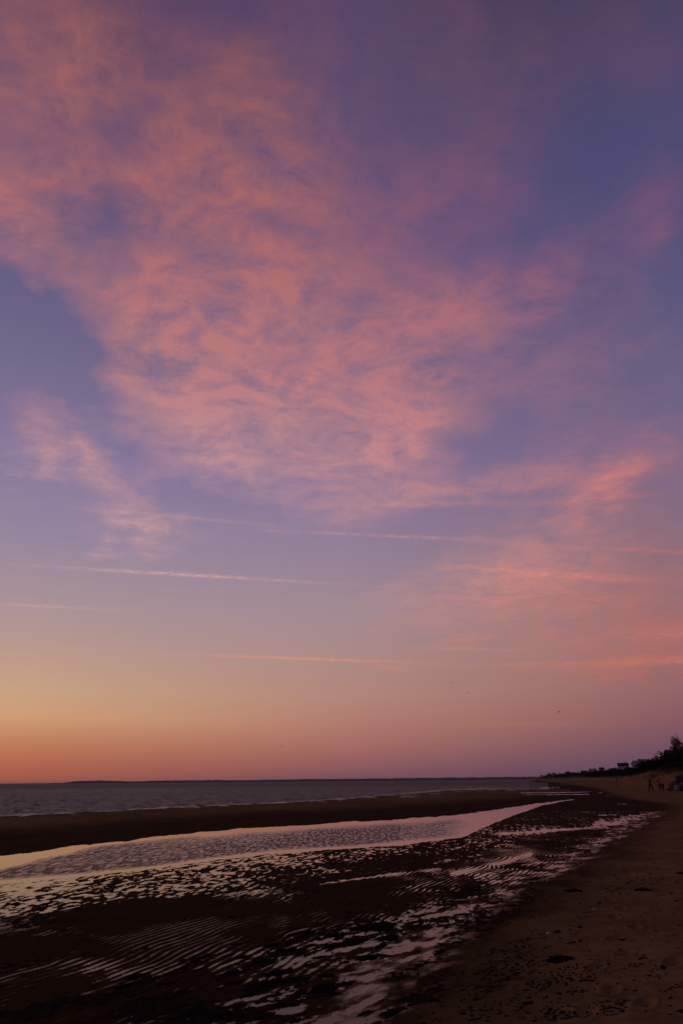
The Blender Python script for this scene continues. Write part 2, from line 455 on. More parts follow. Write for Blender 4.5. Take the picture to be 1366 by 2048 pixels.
def terrain(x, y):
    """height, wetness, film, vegetation for ground points"""
    x = np.asarray(x, float)
    y = np.asarray(y, float)
    shp = x.shape
    x, y = x.ravel(), y.ravel()
    r = np.hypot(x, y)
    front = (y > 2.0) & (np.abs(np.arctan2(x, y)) < rad(52))
    px, py = project(x, y)
    # a little meander so that outlines are not drawn with a ruler
    k = np.clip(r, 4, 200)
    jx = 0.0
    jy = fbm(x / (0.05 * k + .25), y / (0.05 * k + .25), 3, 3) * np.clip(60.0 / k, 0.25, 4.0)
    jy = jy + fbm(x * 2.4, y * .9, 9, 4) * np.clip(75.0 / k, 0.3, 4.0)
    pyj = py + np.where(front, jy, 0)
    # distance to the wet line and to the bluff foot
    mb = inside(x, y, BEACH_POLY)
    dw = seg_dist(x, y, WETLINE) * np.where(mb, 1, -1)
    dw = dw + fbm(x * .9, y * .9, 21, 4) * np.clip(0.25 + r * .006, 0, 1.2)
    near = r < 70
    # ---- flats
    h = np.full(x.shape, 0.012)
    film = np.zeros(x.shape)
    idx = np.where(near & (dw < 3))[0]
    wsum = np.full(idx.shape, 1e-9)
    acc = np.zeros((4,) + idx.shape)
    qx, qy = px[idx], py[idx]
    qx = np.where(front[idx], qx, 100.0)
    qy = np.where(front[idx], np.clip(qy, 1560, 2080), 2080.0)
    for f in FLAT:
        sc = np.clip((f[1] - 1560) / 260, 0.35, 1.3)
        w = np.exp(-((qx - f[0]) / (62 * sc + 18)) ** 2 - ((qy - f[1]) / (15 * sc)) ** 2) + 1e-7 / (1 + ((qx - f[0]) / 60) ** 2 + ((qy - f[1]) / 15) ** 2)
        wsum += w
        for j in range(4):
            acc[j] += w * f[2 + j]
    acc /= wsum
    X, Y = x[idx], y[idx]
    # ripples: crest lines run away from the viewer, curving to the right
    wx = fbm(X * .55, Y * .55, 40, 3) * .36 + fbm(X * 2.2, Y * 1.2, 47, 3) * .09
    ang = rad(20) + 0.02 * (Y - 8.5) + 0.05 * fbm(X * .3, Y * .3, 44, 2)
    lam = 0.105
    ph = ((X + wx) * np.cos(rad(22)) - (Y + wx) * np.sin(rad(22)) + 0.012 * (Y - 9) ** 2 * np.where(Y > 9, -1, 1) * .5) / lam
    s = np.sin(2 * math.pi * ph)
    rip = np.sign(s) * np.abs(s) ** 0.8 * (0.80 + 0.6 * fbm(X * 1.1, Y * .5, 52, 3)) + .38 * fbm(X * 3.4, Y * 1.3, 50, 4)
    # hummocks
    ks = np.clip(0.9 + (np.hypot(X, Y) - 12) * .012, .8, 2.0)
    xr, yr = X * .94 - Y * .34, X * .34 + Y * .94
    hum = fbm(xr * 15.5 / ks + 1.0 * fbm(X * 4, Y * 2, 60, 2), yr * 5.6 / ks, 61, 3, .5) * 1.8
    # runnels and films of water drawn out along the shore
    va, vb = X * math.cos(rad(48)) - Y * math.sin(rad(48)), X * math.sin(rad(48)) + Y * math.cos(rad(48))
    stk = fbm(va * 6.5 + .8 * fbm(X * 2, Y * 2, 64, 2), vb * 2.0, 65, 5, .58) * 1.7
    low = fbm(X * .9, Y * .55, 70, 4) * 3.6 + fbm(X * 2.6, Y * 1.6, 75, 3) * 1.5
    rn = np.hypot(X, Y)
    fw = np.clip(acc[3] * 1.15, 0, 1) * (1 - .55 * sstep(11, 14, rn))
    mean = acc[0] * (1 - fw) + fw * 0.4
    patch = .75 + .45 * sstep(-.25, .3, fbm(X * .45, Y * .3, 77, 3))
    hh = (mean + acc[1] * rip * (1 - .6 * fw) * patch + acc[2] * hum + 5.0 * np.sqrt(fw) * stk + low * np.clip(1.15 - fw * .5, .3, 1)) * 0.001
    # close by, the hollows hold only a film on saturated sand
    nearw = 1 - sstep(11.0, 13.0, rn)
    wetf = 1 - sstep(-.0016, .0022, hh)
    film_n = .10 + .75 * wetf
    hh = hh * (1 - nearw) + nearw * np.where(hh > .0022, hh, .0022 + (hh - .0022) * .15)
    h[idx] = hh
    film[idx] = nearw * film_n * np.clip(.55 + acc[3], .55, 1) + (1 - nearw) * np.maximum(acc[3] * .16, 0.42 * (1 - sstep(0.0, .0035, hh)) + .05)
    wet = np.ones(x.shape)
    # ---- farther flats
    far = (r >= 30)
    t = sstep(30, 60, r)
    h = h * (1 - t) + t * (0.016 + 0.02 * fbm(x * .25, y * .07, 80, 4) * np.clip(r / 60, .5, 1.4) + 0.010 * fbm(x * 2.2, y * .5, 84, 3))
    # ---- pool
    yf, yn = yline(px, POOL_FAR), yline(px, POOL_NEAR)
    dpool = np.minimum(pyj - yf, yn - (py + 0.6 * jy))
    dpool = np.where(front & (px < 1165) & (px > -480), dpool, -99)
    dpool = dpool - np.where(px > 960, sstep(960, 1120, px) * (1.2 + 2.2 * fbm(x * .35, y * .12, 160, 4)), 0)
    h = np.where(dpool > -1.2, np.minimum(h, -0.004 - 0.010 * np.clip(dpool + 1.2, -2, 14) * sstep(-1.2, 1, dpool)), h)
    # ---- sandbar and the dark flats beyond the pool
    ys = yline(px, SEA_PX[:-5])
    d_in = np.where(front & (px < 1150), yf - pyj, -1)            # px above the pool's far edge
    d_out = np.where(front, py - ys, 99)
    wbar = np.maximum(yf - ys, 1)
    u = np.clip(d_in / wbar, 0, 1)
    bar_h = np.interp(px, [-700, 0, 500, 800, 1000, 1140], [.20, .19, .15, .09, .05, .02])
    prof = np.where(u < .62, sstep(0, .62, u), 1 - .92 * sstep(.62, 1.0, u))
    hb = 0.006 + bar_h * prof + (0.012 * fbm(x * .5, y * .3, 90, 4)) * np.clip(u * 6, 0, 1) * np.clip((1 - u) * 6, 0, 1)
    isbar = (d_in > 0) & (d_out > 0) & front & (px < 1140)
    h = np.where(isbar, np.maximum(hb, 0.004), h)
    # ---- strips of standing water on the far flats
    ii = np.where(front & (r > 28) & (r < 900) & (px > 560) & (px < 1340))[0]
    for pts, hw in STRIPS:
        d = seg_dist(px[ii], pyj[ii] * 1.0, pts)
        d = d + hw * .7 * fbm(x[ii] * .12, y[ii] * .04, 95, 3)
        h[ii] = np.where(d < hw * 1.6, np.minimum(h[ii], -0.02 * (hw * 1.1 - d) / hw), h[ii])
    ii = np.where(front & (r > 12) & (r < 90) & (px > 560) & (px < 1340))[0]
    for pts, hw in LOOPS:
        d = seg_dist(px[ii], py[ii] * 1.0, pts)
        g = np.exp(-(d / (hw * 1.3)) ** 2)
        h[ii] -= g * 0.007 * (1.0 + 1.1 * fbm(x[ii] * 2.2, y[ii] * .9, 96, 3))
    # ---- sea floor
    spoly = SEA_PX + [(1062, 1400), (-700, 1400)]
    sea = front & inside(px, pyj, spoly) & (r > 25)
    h = np.where(sea, np.minimum(-0.02 - np.clip(ys - pyj, 0, 6) * .03, -0.01), h)
    lft = (np.arctan2(x, y) < -rad(27)) & (r > 60) & (x < 0)
    h = np.where(lft & ~front, -0.3, h)
    # ---- beach
    db = np.maximum(dw, 0)
    lumps = 0.016 * fbm(x * 2.6, y * 2.6, 100, 4) + 0.016 * fbm(x * .7, y * .7, 104, 3) + 0.004 * fbm(x * 9, y * 9, 107, 2)
    lumps = lumps * np.clip(db / 1.2, 0, 1)
    hbch = 0.008 + 0.038 * np.minimum(db, 22) + 0.004 * np.maximum(db - 22, 0) + lumps * np.clip(1 - (r - 40) / 400, .3, 1)
    q = sstep(-0.05, 0.5, dw)
    h = np.where(dw > -0.05, h * (1 - q) + np.maximum(hbch, h * (1 - q)) * q, h)
    film = np.where(dw > -1.2, np.maximum(film, (0.40 + .85 * fbm(x * 4.4 - y * 3.2, x * 1.7 + y * 1.5, 155, 6, .6)) * sstep(-.5, -.05, dw)) * (1 - sstep(-.05, 0.75 + .018 * r, dw)), film)
    film = np.where(r > 45, film * .35, film)
    wet = 1 - sstep(0.05, 1.8, dw)
    wet = np.where(isbar, 1.0 - (0.72 + .5 * fbm(x * .25, y * .10, 92, 4)) * sstep(.30, .75, u) * (1 - .7 * sstep(.9, 1.0, u)), wet)
    wet = np.clip(wet + np.where((dw > .3), .50 * np.clip(fbm(x * 1.3, y * .9, 150, 5) + .1 * fbm(x * .3, y * .3, 151, 2), 0, 1), 0), 0, 1)
    film = np.where(isbar, .20 * sstep(.5, .9, u), film)
    # footprints along the beach
    ii = np.where((dw > .2) & (r < 24) & (y > 3))[0]
    if len(ii) > 5:
        X, Y = x[ii], y[ii]
        dent = np.zeros(len(ii))
        for fx, fy, fa in FEET:
            m_ = (np.abs(X - fx) < .35) & (np.abs(Y - fy) < .35)
            if not m_.any():
                continue
            c_, s_ = math.cos(fa), math.sin(fa)
            a_ = (X[m_] - fx) * s_ + (Y[m_] - fy) * c_
            b_ = (X[m_] - fx) * c_ - (Y[m_] - fy) * s_
            q_ = (a_ / .14) ** 2 + (b_ / .06) ** 2
            dent[m_] += -.022 * np.exp(-q_ ** 1.5) + .008 * np.exp(-((np.sqrt(q_) - 1.5) / .35) ** 2)
        h[ii] += dent
    # ---- bluff
    mbl = inside(x, y, BLUFF_POLY)
    dbl = seg_dist(x, y, FOOT) * np.where(mbl, 1, -1)
    dbl = dbl + fbm(x * .09, y * .09, 120, 4) * 2.6
    face = 2.3 * sstep(-3, 4, dbl) + 2.1 * sstep(4, 13, dbl)
    face = face * (1 + .14 * fbm(x * .05, y * .05, 130, 3)) + .25 * fbm(x * .4, y * .4, 133, 3) * sstep(0, 5, dbl)
    h = h + np.where(dbl > -3.2, face, 0)
    veg = sstep(-.15, .25, fbm(x * .22, y * .22, 140, 4) + (dbl - 4.0) * .18) * (dbl > -1)
    return [v.reshape(shp) for v in (h, wet, film, veg)]


def ground_z(x, y):
    return float(terrain(np.array([x]), np.array([y]))[0][0])


def mesh_from(name, V, F, attrs=None, mat=None, smooth=True, kind=None):
    me = bpy.data.meshes.new(name)
    V = np.ascontiguousarray(V, np.float32)
    F = np.ascontiguousarray(F, np.int32)
    me.vertices.add(len(V))
    me.vertices.foreach_set('co', V.ravel())
    n = F.shape[1]
    me.loops.add(F.size)
    me.loops.foreach_set('vertex_index', F.ravel())
    me.polygons.add(len(F))
    me.polygons.foreach_set('loop_start', np.arange(0, F.size, n, dtype=np.int32))
    me.update(calc_edges=True)
    if smooth:
        me.polygons.foreach_set('use_smooth', np.ones(len(F), bool))
    for k, v in (attrs or {}).items():
        a = me.attributes.new(k, 'FLOAT', 'POINT')
        a.data.foreach_set('value', np.ascontiguousarray(v, np.float32).ravel())
    if mat:
        me.materials.append(mat)
    o = bpy.data.objects.new(name, me)
    COL.objects.link(o)
    if kind:
        o['kind'] = kind
    return o


def grid_faces(nr, nc, wrap=False):
    i = np.arange(nr - 1)[:, None]
    j = np.arange(nc if wrap else nc - 1)[None, :]
    j2 = (j + 1) % nc
    a = i * nc + j
    return np.stack([a, i * nc + j2, (i + 1) * nc + j2, (i + 1) * nc + j], -1).reshape(-1, 4)


# ------------------------------------------------------------------ materials of the setting
def new_mat(name):
    m = bpy.data.materials.new(name)
    m.use_nodes = True
    return m, NT(m.node_tree)


def finish(N, bsdf):
    o = N.n.new('ShaderNodeOutputMaterial')
    N.l.new(bsdf.outputs[0], o.inputs['Surface'])


def principled(N, **kw):
    b = N.n.new('ShaderNodeBsdfPrincipled')
    for k, v in kw.items():
        N.put(b.inputs[k.replace('_', ' ')], v)
    return b


def attr(N, name):
    a = N.n.new('ShaderNodeAttribute')
    a.attribute_name = name
    return a.outputs['Fac']


def bump(N, height, strength, dist, fw=0.1):
    b = N.n.new('ShaderNodeBump')
    b.inputs['Filter Width'].default_value = fw
    N.put(b.inputs['Strength'], strength)
    N.put(b.inputs['Distance'], dist)
    N.put(b.inputs['Height'], height)
    return b.outputs[0]


def objco(N):
    return N.n.new('ShaderNodeTexCoord').outputs['Object']


mat_sand, N = new_mat('beach_sand')
co = objco(N)
wet_a, film_a, veg_a = attr(N, 'wet'), attr(N, 'film'), attr(N, 'veg')
g1 = N.noise(co, 0.9, 5, 0.6, dim='3D')
g2 = N.noise(co, 7.0, 5, 0.65, dim='3D')
g3 = N.noise(co, 90.0, 3, 0.7, dim='3D')
var = N.math('ADD', N.math('MULTIPLY', g1, 0.5), N.math('ADD', N.math('MULTIPLY', g2, 0.45), N.math('MULTIPLY', g3, 0.25)))
var = N.mapr(var, 0.38, 0.82, 0.55, 1.38, 'LINEAR')
dry = N.mix(g2, (0.180, 0.106, 0.038, 1), (0.220, 0.134, 0.050, 1))
wetc = N.mix(g1, (0.034, 0.017, 0.006, 1), (0.055, 0.030, 0.011, 1))
basec = N.mix(wet_a, dry, wetc)
grass = N.mix(N.noise(co, 0.8, 4, 0.6, dim='3D'), (0.022, 0.020, 0.010, 1), (0.060, 0.045, 0.020, 1))
basec = N.mix(veg_a, basec, grass)
basec = N.mix(1.0, basec, N.comb(var, var, var), 'MULTIPLY')
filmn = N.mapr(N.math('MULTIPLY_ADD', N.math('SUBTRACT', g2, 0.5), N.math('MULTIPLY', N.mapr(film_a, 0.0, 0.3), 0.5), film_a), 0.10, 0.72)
basec = N.mix(N.math('MULTIPLY', filmn, 0.8), basec, (0.270, 0.140, 0.055, 1))  # brown sheen of the water film put partly into the base colour
rough = N.mapr(wet_a, 0.0, 1.0, 1.0, 0.85, 'LINEAR')
rough = N.math('ADD', N.math('MULTIPLY', rough, N.math('SUBTRACT', 1.0, filmn)), N.math('MULTIPLY', filmn, 0.13))
spec = N.math('ADD', 0.006, N.math('MULTIPLY', filmn, 0.080))
bh = N.math('ADD', N.math('MULTIPLY', g2, 0.35), N.math('MULTIPLY', g3, 0.30))
bs = N.math('MULTIPLY_ADD', filmn, -0.45, 0.5)
b = principled(N, Base_Color=basec, Roughness=rough, IOR=1.33, Normal=bump(N, bh, bs, 0.02))
N.put(b.inputs['Specular IOR Level'], spec)
b.inputs['Specular Tint'].default_value = (1.0, 0.76, 0.58, 1)
finish(N, b)

mat_pool, N = new_mat('pool_water')
co = objco(N)
ruf = attr(N, 'ruffle')
w1 = N.noise(co, 15.0, 2, 0.55, 0.5, dim='3D')
w2 = N.noise(N.mapping(co, (0, 0, 0), (0, 0, rad(-8)), (10.0, 2.0, 1.0)), 1.0, 3, 0.6, 0.5, dim='3D')
cell = N.math('MULTIPLY', ruf, N.mapr(w2, 0.36, 0.60, 0.12, 1.0))
b = principled(N, Base_Color=(0.060, 0.032, 0.014, 1), Roughness=N.math('MULTIPLY_ADD', cell, 0.50, 0.03), IOR=1.33,
               Normal=bump(N, w1, cell, 0.10, 0.02))
b.inputs['Specular IOR Level'].default_value = 0.30
finish(N, b)

mat_sea, N = new_mat('sea_water')
co = objco(N)
w1 = N.noise(N.mapping(co, (0, 0, 0), (0, 0, rad(-14)), (0.6, 1.0, 1.0)), 4.2, 4, 0.62, 0.3, dim='3D')
w2 = N.noise(co, 0.05, 3, 0.5, dim='3D')
b = principled(N, Base_Color=(0.018, 0.014, 0.016, 1), Roughness=attr(N, 'subwave'), IOR=1.33,
               Normal=bump(N, w1, N.math('MULTIPLY', attr(N, 'chop'), N.mapr(w2, 0.3, 0.7, 0.6, 1.0)), 0.30, 0.02))
b.inputs['Specular Tint'].default_value = (1.0, 0.82, 0.70, 1)
b.inputs['Specular IOR Level'].default_value = 0.28
finish(N, b)

# ------------------------------------------------------------------ the beach: one sheet, finest where the view is closest
az = np.concatenate([np.arange(-180, -32, 3.0), np.arange(-32, -28.5, .5), np.arange(-28.5, 28.5, 0.072), np.arange(28.5, 32, .5), np.arange(32, 180, 3.0)])
rr = [0.5]
while rr[-1] < 1500:
    q = rr[-1]
    rr.append(q + (0.25 if q < 4.5 else max(0.004 * q, 0.02) if q < 34 else 0.010 * q))
rr = np.array(rr)
A, R_ = np.meshgrid(np.radians(az), rr)
X, Y = R_ * np.sin(A), R_ * np.cos(A)
h, wet, film, veg = terrain(X, Y)
nr, nc = X.shape
V = np.stack([X, Y, h], -1).reshape(-1, 3)
F = grid_faces(nr, nc, True)
c0 = len(V)
V = np.vstack([V, [[0, 0, float(h[0].mean())]]])
beach = mesh_from('beach', V, F[:, ::-1], {'wet': np.append(wet, 0.3), 'film': np.append(film, 0), 'veg': np.append(veg, 0)}, mat_sand, kind='structure')

# ------------------------------------------------------------------ water: tidal pool sheet and the sea
CREST_PX = [(-700, 1690), (-300, 1668), (0, 1648), (300, 1630), (600, 1613), (800, 1599.5), (880, 1590), (1000, 1582.5), (1060, 1580), (1100, 1573), (1128, 1568)]
cg = np.array([pix_ground(*p) for p in CREST_PX])
caz, crr = np.degrees(np.arctan2(cg[:, 0], cg[:, 1])), np.hypot(cg[:, 0], cg[:, 1])


def crest(a):
    return np.interp(a, caz, crr)


az = np.concatenate([np.arange(-80, -30, 2.0), np.arange(-30, 26, .12)])
n_r = 260
tt = np.linspace(0, 1, n_r)[:, None]
R0, R1 = 3.0, np.where(az < 19, crest(az), 140.0)[None, :]
Rg = R0 * (R1 / R0) ** tt
Ag = np.radians(az)[None, :] + 0 * Rg
X, Y = Rg * np.sin(Ag), Rg * np.cos(Ag)
px, py = project(X, Y)
yf, yn = yline(px, POOL_FAR), yline(px, POOL_NEAR)
wob = 1.8 * fbm(X * .5, Y * .3, 200, 4)
ruffle = (.62 + .38 * sstep(-.35, .15, fbm(X * .35, Y * .16, 205, 3))) * sstep(5, 15, (py - yf) * (1 + .3 * wob) - np.clip(180 - px, 0, 400) * .07) * sstep(3, 9, (yn - py) * (1 + .3 * wob)) * (1 - sstep(880, 950, px + 25 * wob))
pool = mesh_from('tidal_pool_water', np.stack([X, Y, 0 * X], -1).reshape(-1, 3), grid_faces(*X.shape)[:, ::-1], {'ruffle': ruffle}, mat_pool, kind='structure')

az = np.concatenate([np.arange(-100, -32, 2.0), np.arange(-32, -27, .5), np.arange(-27, 15.6, .06)])
rs = [1.0]
while rs[-1] < 700:
    rs.append(rs[-1] * (1.0035 if rs[-1] < 4 else 1.006 if rs[-1] < 14 else 1.03))
rs = np.array(rs)[:, None]
Rg = crest(az)[None, :] * rs
Rg = np.minimum(Rg, 9000)
Ag = np.radians(az)[None, :] + 0 * Rg
X, Y = Rg * np.sin(Ag), Rg * np.cos(Ag)
px, py = project(X, Y)
rng = random.Random(5)
Z = 0 * X
depth = np.clip((yline(px, SEA_PX[:-5]) - py), 0, 99)
for i in range(30):
    L = 0.38 * (1.085 ** i)
    th = rad(200) + rng.gauss(0, .45)
    kx, ky = math.cos(th) * 2 * math.pi / L, math.sin(th) * 2 * math.pi / L
    amp = 0.0150 * L * min(1, (1.6 / L) ** .6)
    res = np.where(rs < 4, Rg * .0035, Rg * .006)
    ok = np.clip(1.6 - 3.2 * res / L, 0, 1)
    Z += amp * ok * np.sin(kx * X + ky * Y + rng.uniform(0, 6.28) + 1.2 * fbm(X / (3 * L), Y / (3 * L), 300 + i, 2))
shore = sstep(-.3, 2.6, depth + .3 * fbm(X * .1, Y * .1, 330, 3))
Z = Z * (0.16 + 0.84 * shore)
Z = np.where(Rg > 900, 0, Z) - 0.001
sea = mesh_from('sea', np.stack([X, Y, Z], -1).reshape(-1, 3), grid_faces(*X.shape)[:, ::-1], {'chop': (0.08 + 0.92 * shore), 'subwave': 0.33 + shore * (0.07 + 0.16 * sstep(60, 400, Rg))}, mat_sea, kind='structure')
# ------------------------------------------------------------------ helpers for things
def flat_mat(name, c1, c2=None, rough=0.9, scale=6.0, spec=0.15, bumpd=0.0):
    m, N = new_mat(name)
    co = objco(N)
    n = N.noise(co, scale, 4, 0.6, dim='3D')
    col = N.mix(n, tuple(c1) + (1,), tuple(c2 or [v * 1.5 for v in c1]) + (1,))
    b = principled(N, Base_Color=col, Roughness=rough)
    N.put(b.inputs['Specular IOR Level'], spec)
    if bumpd:
        N.put(b.inputs['Normal'], bump(N, n, 0.6, bumpd))
    finish(N, b)
    return m


class MB:
    def __init__(self):
        self.v, self.f = [], []

    def add(self, vs, fs):
        o = len(self.v)
        self.v += [tuple(p) for p in vs]
        self.f += [tuple(o + i for i in f) for f in fs]

    def box(self, c, s, rz=0.0):
        ca, sa = math.cos(rz), math.sin(rz)
        vs = []
        for z in (-.5, .5):
            for x, y in ((-.5, -.5), (.5, -.5), (.5, .5), (-.5, .5)):
                X, Y = x * s[0], y * s[1]
                vs.append((c[0] + X * ca - Y * sa, c[1] + X * sa + Y * ca, c[2] + z * s[2]))
        self.add(vs, [(3, 2, 1, 0), (4, 5, 6, 7), (0, 1, 5, 4), (1, 2, 6, 5), (2, 3, 7, 6), (3, 0, 4, 7)])

    def tube(self, p0, p1, r0, r1, n=5):
        p0, p1 = Vector(p0), Vector(p1)
        d = (p1 - p0).normalized()
        u = d.orthogonal().normalized()
        w = d.cross(u)
        vs = []
        for p, r in ((p0, r0), (p1, r1)):
            for k in range(n):
                a = 2 * math.pi * k / n
                vs.append(p + (u * math.cos(a) + w * math.sin(a)) * r)
        self.add(vs, [(k, (k + 1) % n, n + (k + 1) % n, n + k) for k in range(n)] + [tuple(range(n - 1, -1, -1)), tuple(range(n, 2 * n))])

    def loft(self, rings):
        """closed rings of equal length, capped"""
        n = len(rings[0])
        vs = [p for r in rings for p in r]
        fs = [(i * n + k, i * n + (k + 1) % n, (i + 1) * n + (k + 1) % n, (i + 1) * n + k) for i in range(len(rings) - 1) for k in range(n)]
        fs += [tuple(range(n - 1, -1, -1)), tuple(range((len(rings) - 1) * n, len(rings) * n))]
        self.add(vs, fs)

    def mesh(self, name, mat, smooth=False):
        me = bpy.data.meshes.new(name)
        me.from_pydata(self.v, [], self.f)
        me.update()
        if smooth:
            me.polygons.foreach_set('use_smooth', [True] * len(me.polygons))
        me.materials.append(mat)
        return me

    def build(self, name, mat, parent=None, smooth=False):
        return link(name, self.mesh(name, mat, smooth), parent)


def link(name, me, parent=None):
    o = bpy.data.objects.new(name, me)
    COL.objects.link(o)
    o.parent = parent
    return o


def thing(name, label, cat, loc=(0, 0, 0), rz=0.0, group=None):
    o = bpy.data.objects.new(name, None)
    o.empty_display_size = 0.2
    COL.objects.link(o)
    o.location = loc
    o.rotation_euler = (0, 0, rz)
    return tag(o, label, cat, group)


def tag(o, label, cat, group=None):
    o['label'] = label
    o['category'] = cat
    if group:
        o['group'] = group
    return o


def copy_tree(o, parent=None):
    c = o.copy()
    COL.objects.link(c)
    c.parent = parent
    for ch in list(o.children):
        copy_tree(ch, c)
    return c


RG = random.Random(11)

# ------------------------------------------------------------------ far shore across the bay
mat_far = flat_mat('far_woods', (0.012, 0.014, 0.016), (0.022, 0.024, 0.024), 1.0, 0.01, 0.0)
prof = np.array([(-80, .6), (60, .8), (128, 1.2), (150, 4.0), (200, 5.2), (228, 4.4), (265, 3.0), (330, 4.2), (410, 4.6), (490, 4.0), (600, 5.0),
                 (700, 5.0), (800, 5.6), (900, 6.0), (1000, 6.4), (1085, 6.6), (1250, 6.0), (1500, 6)])
n = 900
pxs = np.linspace(-80, 1500, n)
dist = 6500.0
hh = np.interp(pxs, prof[:, 0], prof[:, 1]) * dist / 1467.0
hh = hh * (1 + .10 * fbm(pxs * .05, pxs * 0, 400, 4)) + 1.6 * fbm(pxs * .4, pxs * 0 + 3, 401, 3)
dirs = np.array([pix_dir(p, 1562) for p in pxs])
dirs = dirs[:, :2] / np.linalg.norm(dirs[:, :2], axis=1)[:, None]
rows = []
for rad_off, k in ((0, 0.0), (25, .55), (140, .9), (420, 1.0), (800, .8), (1100, -.1)):
    z = hh * k * (1 + .12 * fbm(pxs * .2, pxs * 0 + rad_off, 410, 3)) - 0.3
    rows.append(np.column_stack([dirs * (dist + rad_off), z]))
V = np.vstack(rows)
mesh_from('far_shore', V, grid_faces(6, n)[:, ::-1], None, mat_far, smooth=False, kind='structure')

# ------------------------------------------------------------------ shrubs on the bluff
mat_leaf = flat_mat('dark_leaves', (0.012, 0.012, 0.007), (0.032, 0.026, 0.013), 0.95, 1.5, 0.0)
mat_bark = flat_mat('bark', (0.030, 0.022, 0.017), (0.060, 0.044, 0.034), 0.95, 8, 0.05)


def leaf_cloud(m, rng, lobes, count, size):
    for _ in range(count):
        c, r = rng.choice(lobes)
        d = Vector((rng.gauss(0, 1), rng.gauss(0, 1), rng.gauss(0, 1))).normalized()
        p = Vector(c) + Vector((d.x * r[0], d.y * r[1], d.z * r[2])) * (rng.random() ** .45) * rng.uniform(.8, 1.15)
        if p.z < 0.05:
            p.z = rng.uniform(.05, .4)
        u = Vector((rng.gauss(0, 1), rng.gauss(0, 1), rng.gauss(0, .7))).normalized()
        w = u.orthogonal().normalized()
        s = size * rng.uniform(.6, 1.5)
        m.add([p - u * s, p + w * s * .55, p + u * s * 1.1, p - w * s * .5], [(0, 1, 2, 3)])


def make_shrub(seed):
    rng = random.Random(seed)
    root = thing('bluff_shrub', 'dark dense windblown shrub in the thicket on top of the bluff', 'shrub', group='shrubs on the bluff')
    lobes = []
    for k in range(6):
        lobes.append(((rng.uniform(-.9, .9), rng.uniform(-.6, .6), rng.uniform(.55, 1.25)), (rng.uniform(.45, .8), rng.uniform(.45, .7), rng.uniform(.35, .65))))
    m = MB()
    leaf_cloud(m, rng, lobes, 620, .10)
    m.build('crown', mat_leaf, root)
    m = MB()
    for c, r in lobes:
        m.tube((rng.uniform(-.15, .15), rng.uniform(-.15, .15), -.25), (c[0] * .5, c[1] * .5, c[2] * .6), .055, .035)
        m.tube((c[0] * .5, c[1] * .5, c[2] * .6), (c[0], c[1], c[2] + r[2] * .8), .035, .012)
    m.build('stem', mat_bark, root)
    return root


protos = [make_shrub(s) for s in range(5)]
fp = np.array(FOOT[2:12])


def foot_at(t):
    """point on the bluff foot and its inland normal; t = distance y"""
    x = np.interp(t, fp[:, 1], fp[:, 0])
    x2 = np.interp(t + 5, fp[:, 1], fp[:, 0])
    d = Vector((x2 - x, 5, 0)).normalized()
    return Vector((x, t, 0)), Vector((d.y, -d.x, 0))


spots = []
t = 100.0
while t < 640:
    p, nrm = foot_at(t)
    for d in (RG.uniform(4.5, 6.5), RG.uniform(7, 9.5), RG.uniform(11, 14), RG.uniform(16, 22)):
        q = p + nrm * (d + RG.uniform(-1, 1)) + Vector((0, RG.uniform(-2, 2), 0))
        a = math.degrees(math.atan2(q.x, q.y))
        if a < 25.6:
            spots.append((q.x, q.y, RG.uniform(1.0, 1.6) * (1 + t / 1000)))
    t += max(2.6, t * .026)
zz = terrain(np.array([s[0] for s in spots]), np.array([s[1] for s in spots]))[0]
used = [False] * 5
ZONES = ((165, 'above the boulders and the people'), (230, 'on the slope beside the dark cottage'), (330, 'below the two pale houses on the bluff'), (480, 'around the white house with dark roof'), (1e9, 'leading into the distant wood'))
for (x, y, s), z in zip(spots, zz):
    k = RG.randrange(5)
    o = copy_tree(protos[k]) if used[k] else protos[k]
    used[k] = True
    o.location = (x, y, float(z) - .1)
    o.rotation_euler = (0, 0, RG.uniform(0, 6.28))
    o.scale = (s * RG.uniform(1.0, 1.5), s * RG.uniform(1.0, 1.4), s * RG.uniform(.75, 1.15))
    where = [w_ for lim, w_ in ZONES if y < lim][0]
    tag(o, 'dark dense windblown shrub ' + where, 'shrub', 'shrubs ' + where)

# distant wood that reads as one mass
m = MB()
rng = random.Random(3)
ts = [rng.uniform(560, 1180) for _ in range(330)]
wx, wy, wd = [], [], []
for t in ts:
    p, nrm = foot_at(min(t, 960)) if t < 960 else (Vector((269 + (t - 963) * .19, t, 0)), Vector((.98, -.19, 0)))
    d = rng.uniform(8, 40)
    q = p + nrm * d
    wx.append(q.x); wy.append(q.y)
wz = terrain(np.array(wx), np.array(wy))[0]
for x, y, z in zip(wx, wy, wz):
    s = rng.uniform(1.2, 2.3)
    lobes = [((x + rng.uniform(-2, 2) * s, y + rng.uniform(-1, 1) * s, float(z) + rng.uniform(.5, 1.5) * s), (1.3 * s, 1.0 * s, .8 * s)) for _ in range(4)]
    leaf_cloud(m, rng, lobes, 90, .38 * s * .6)
o = m.build('distant_wood', mat_leaf)
o['kind'] = 'stuff'
tag(o, 'dark low wood lining the shore far along the beach', 'wood')

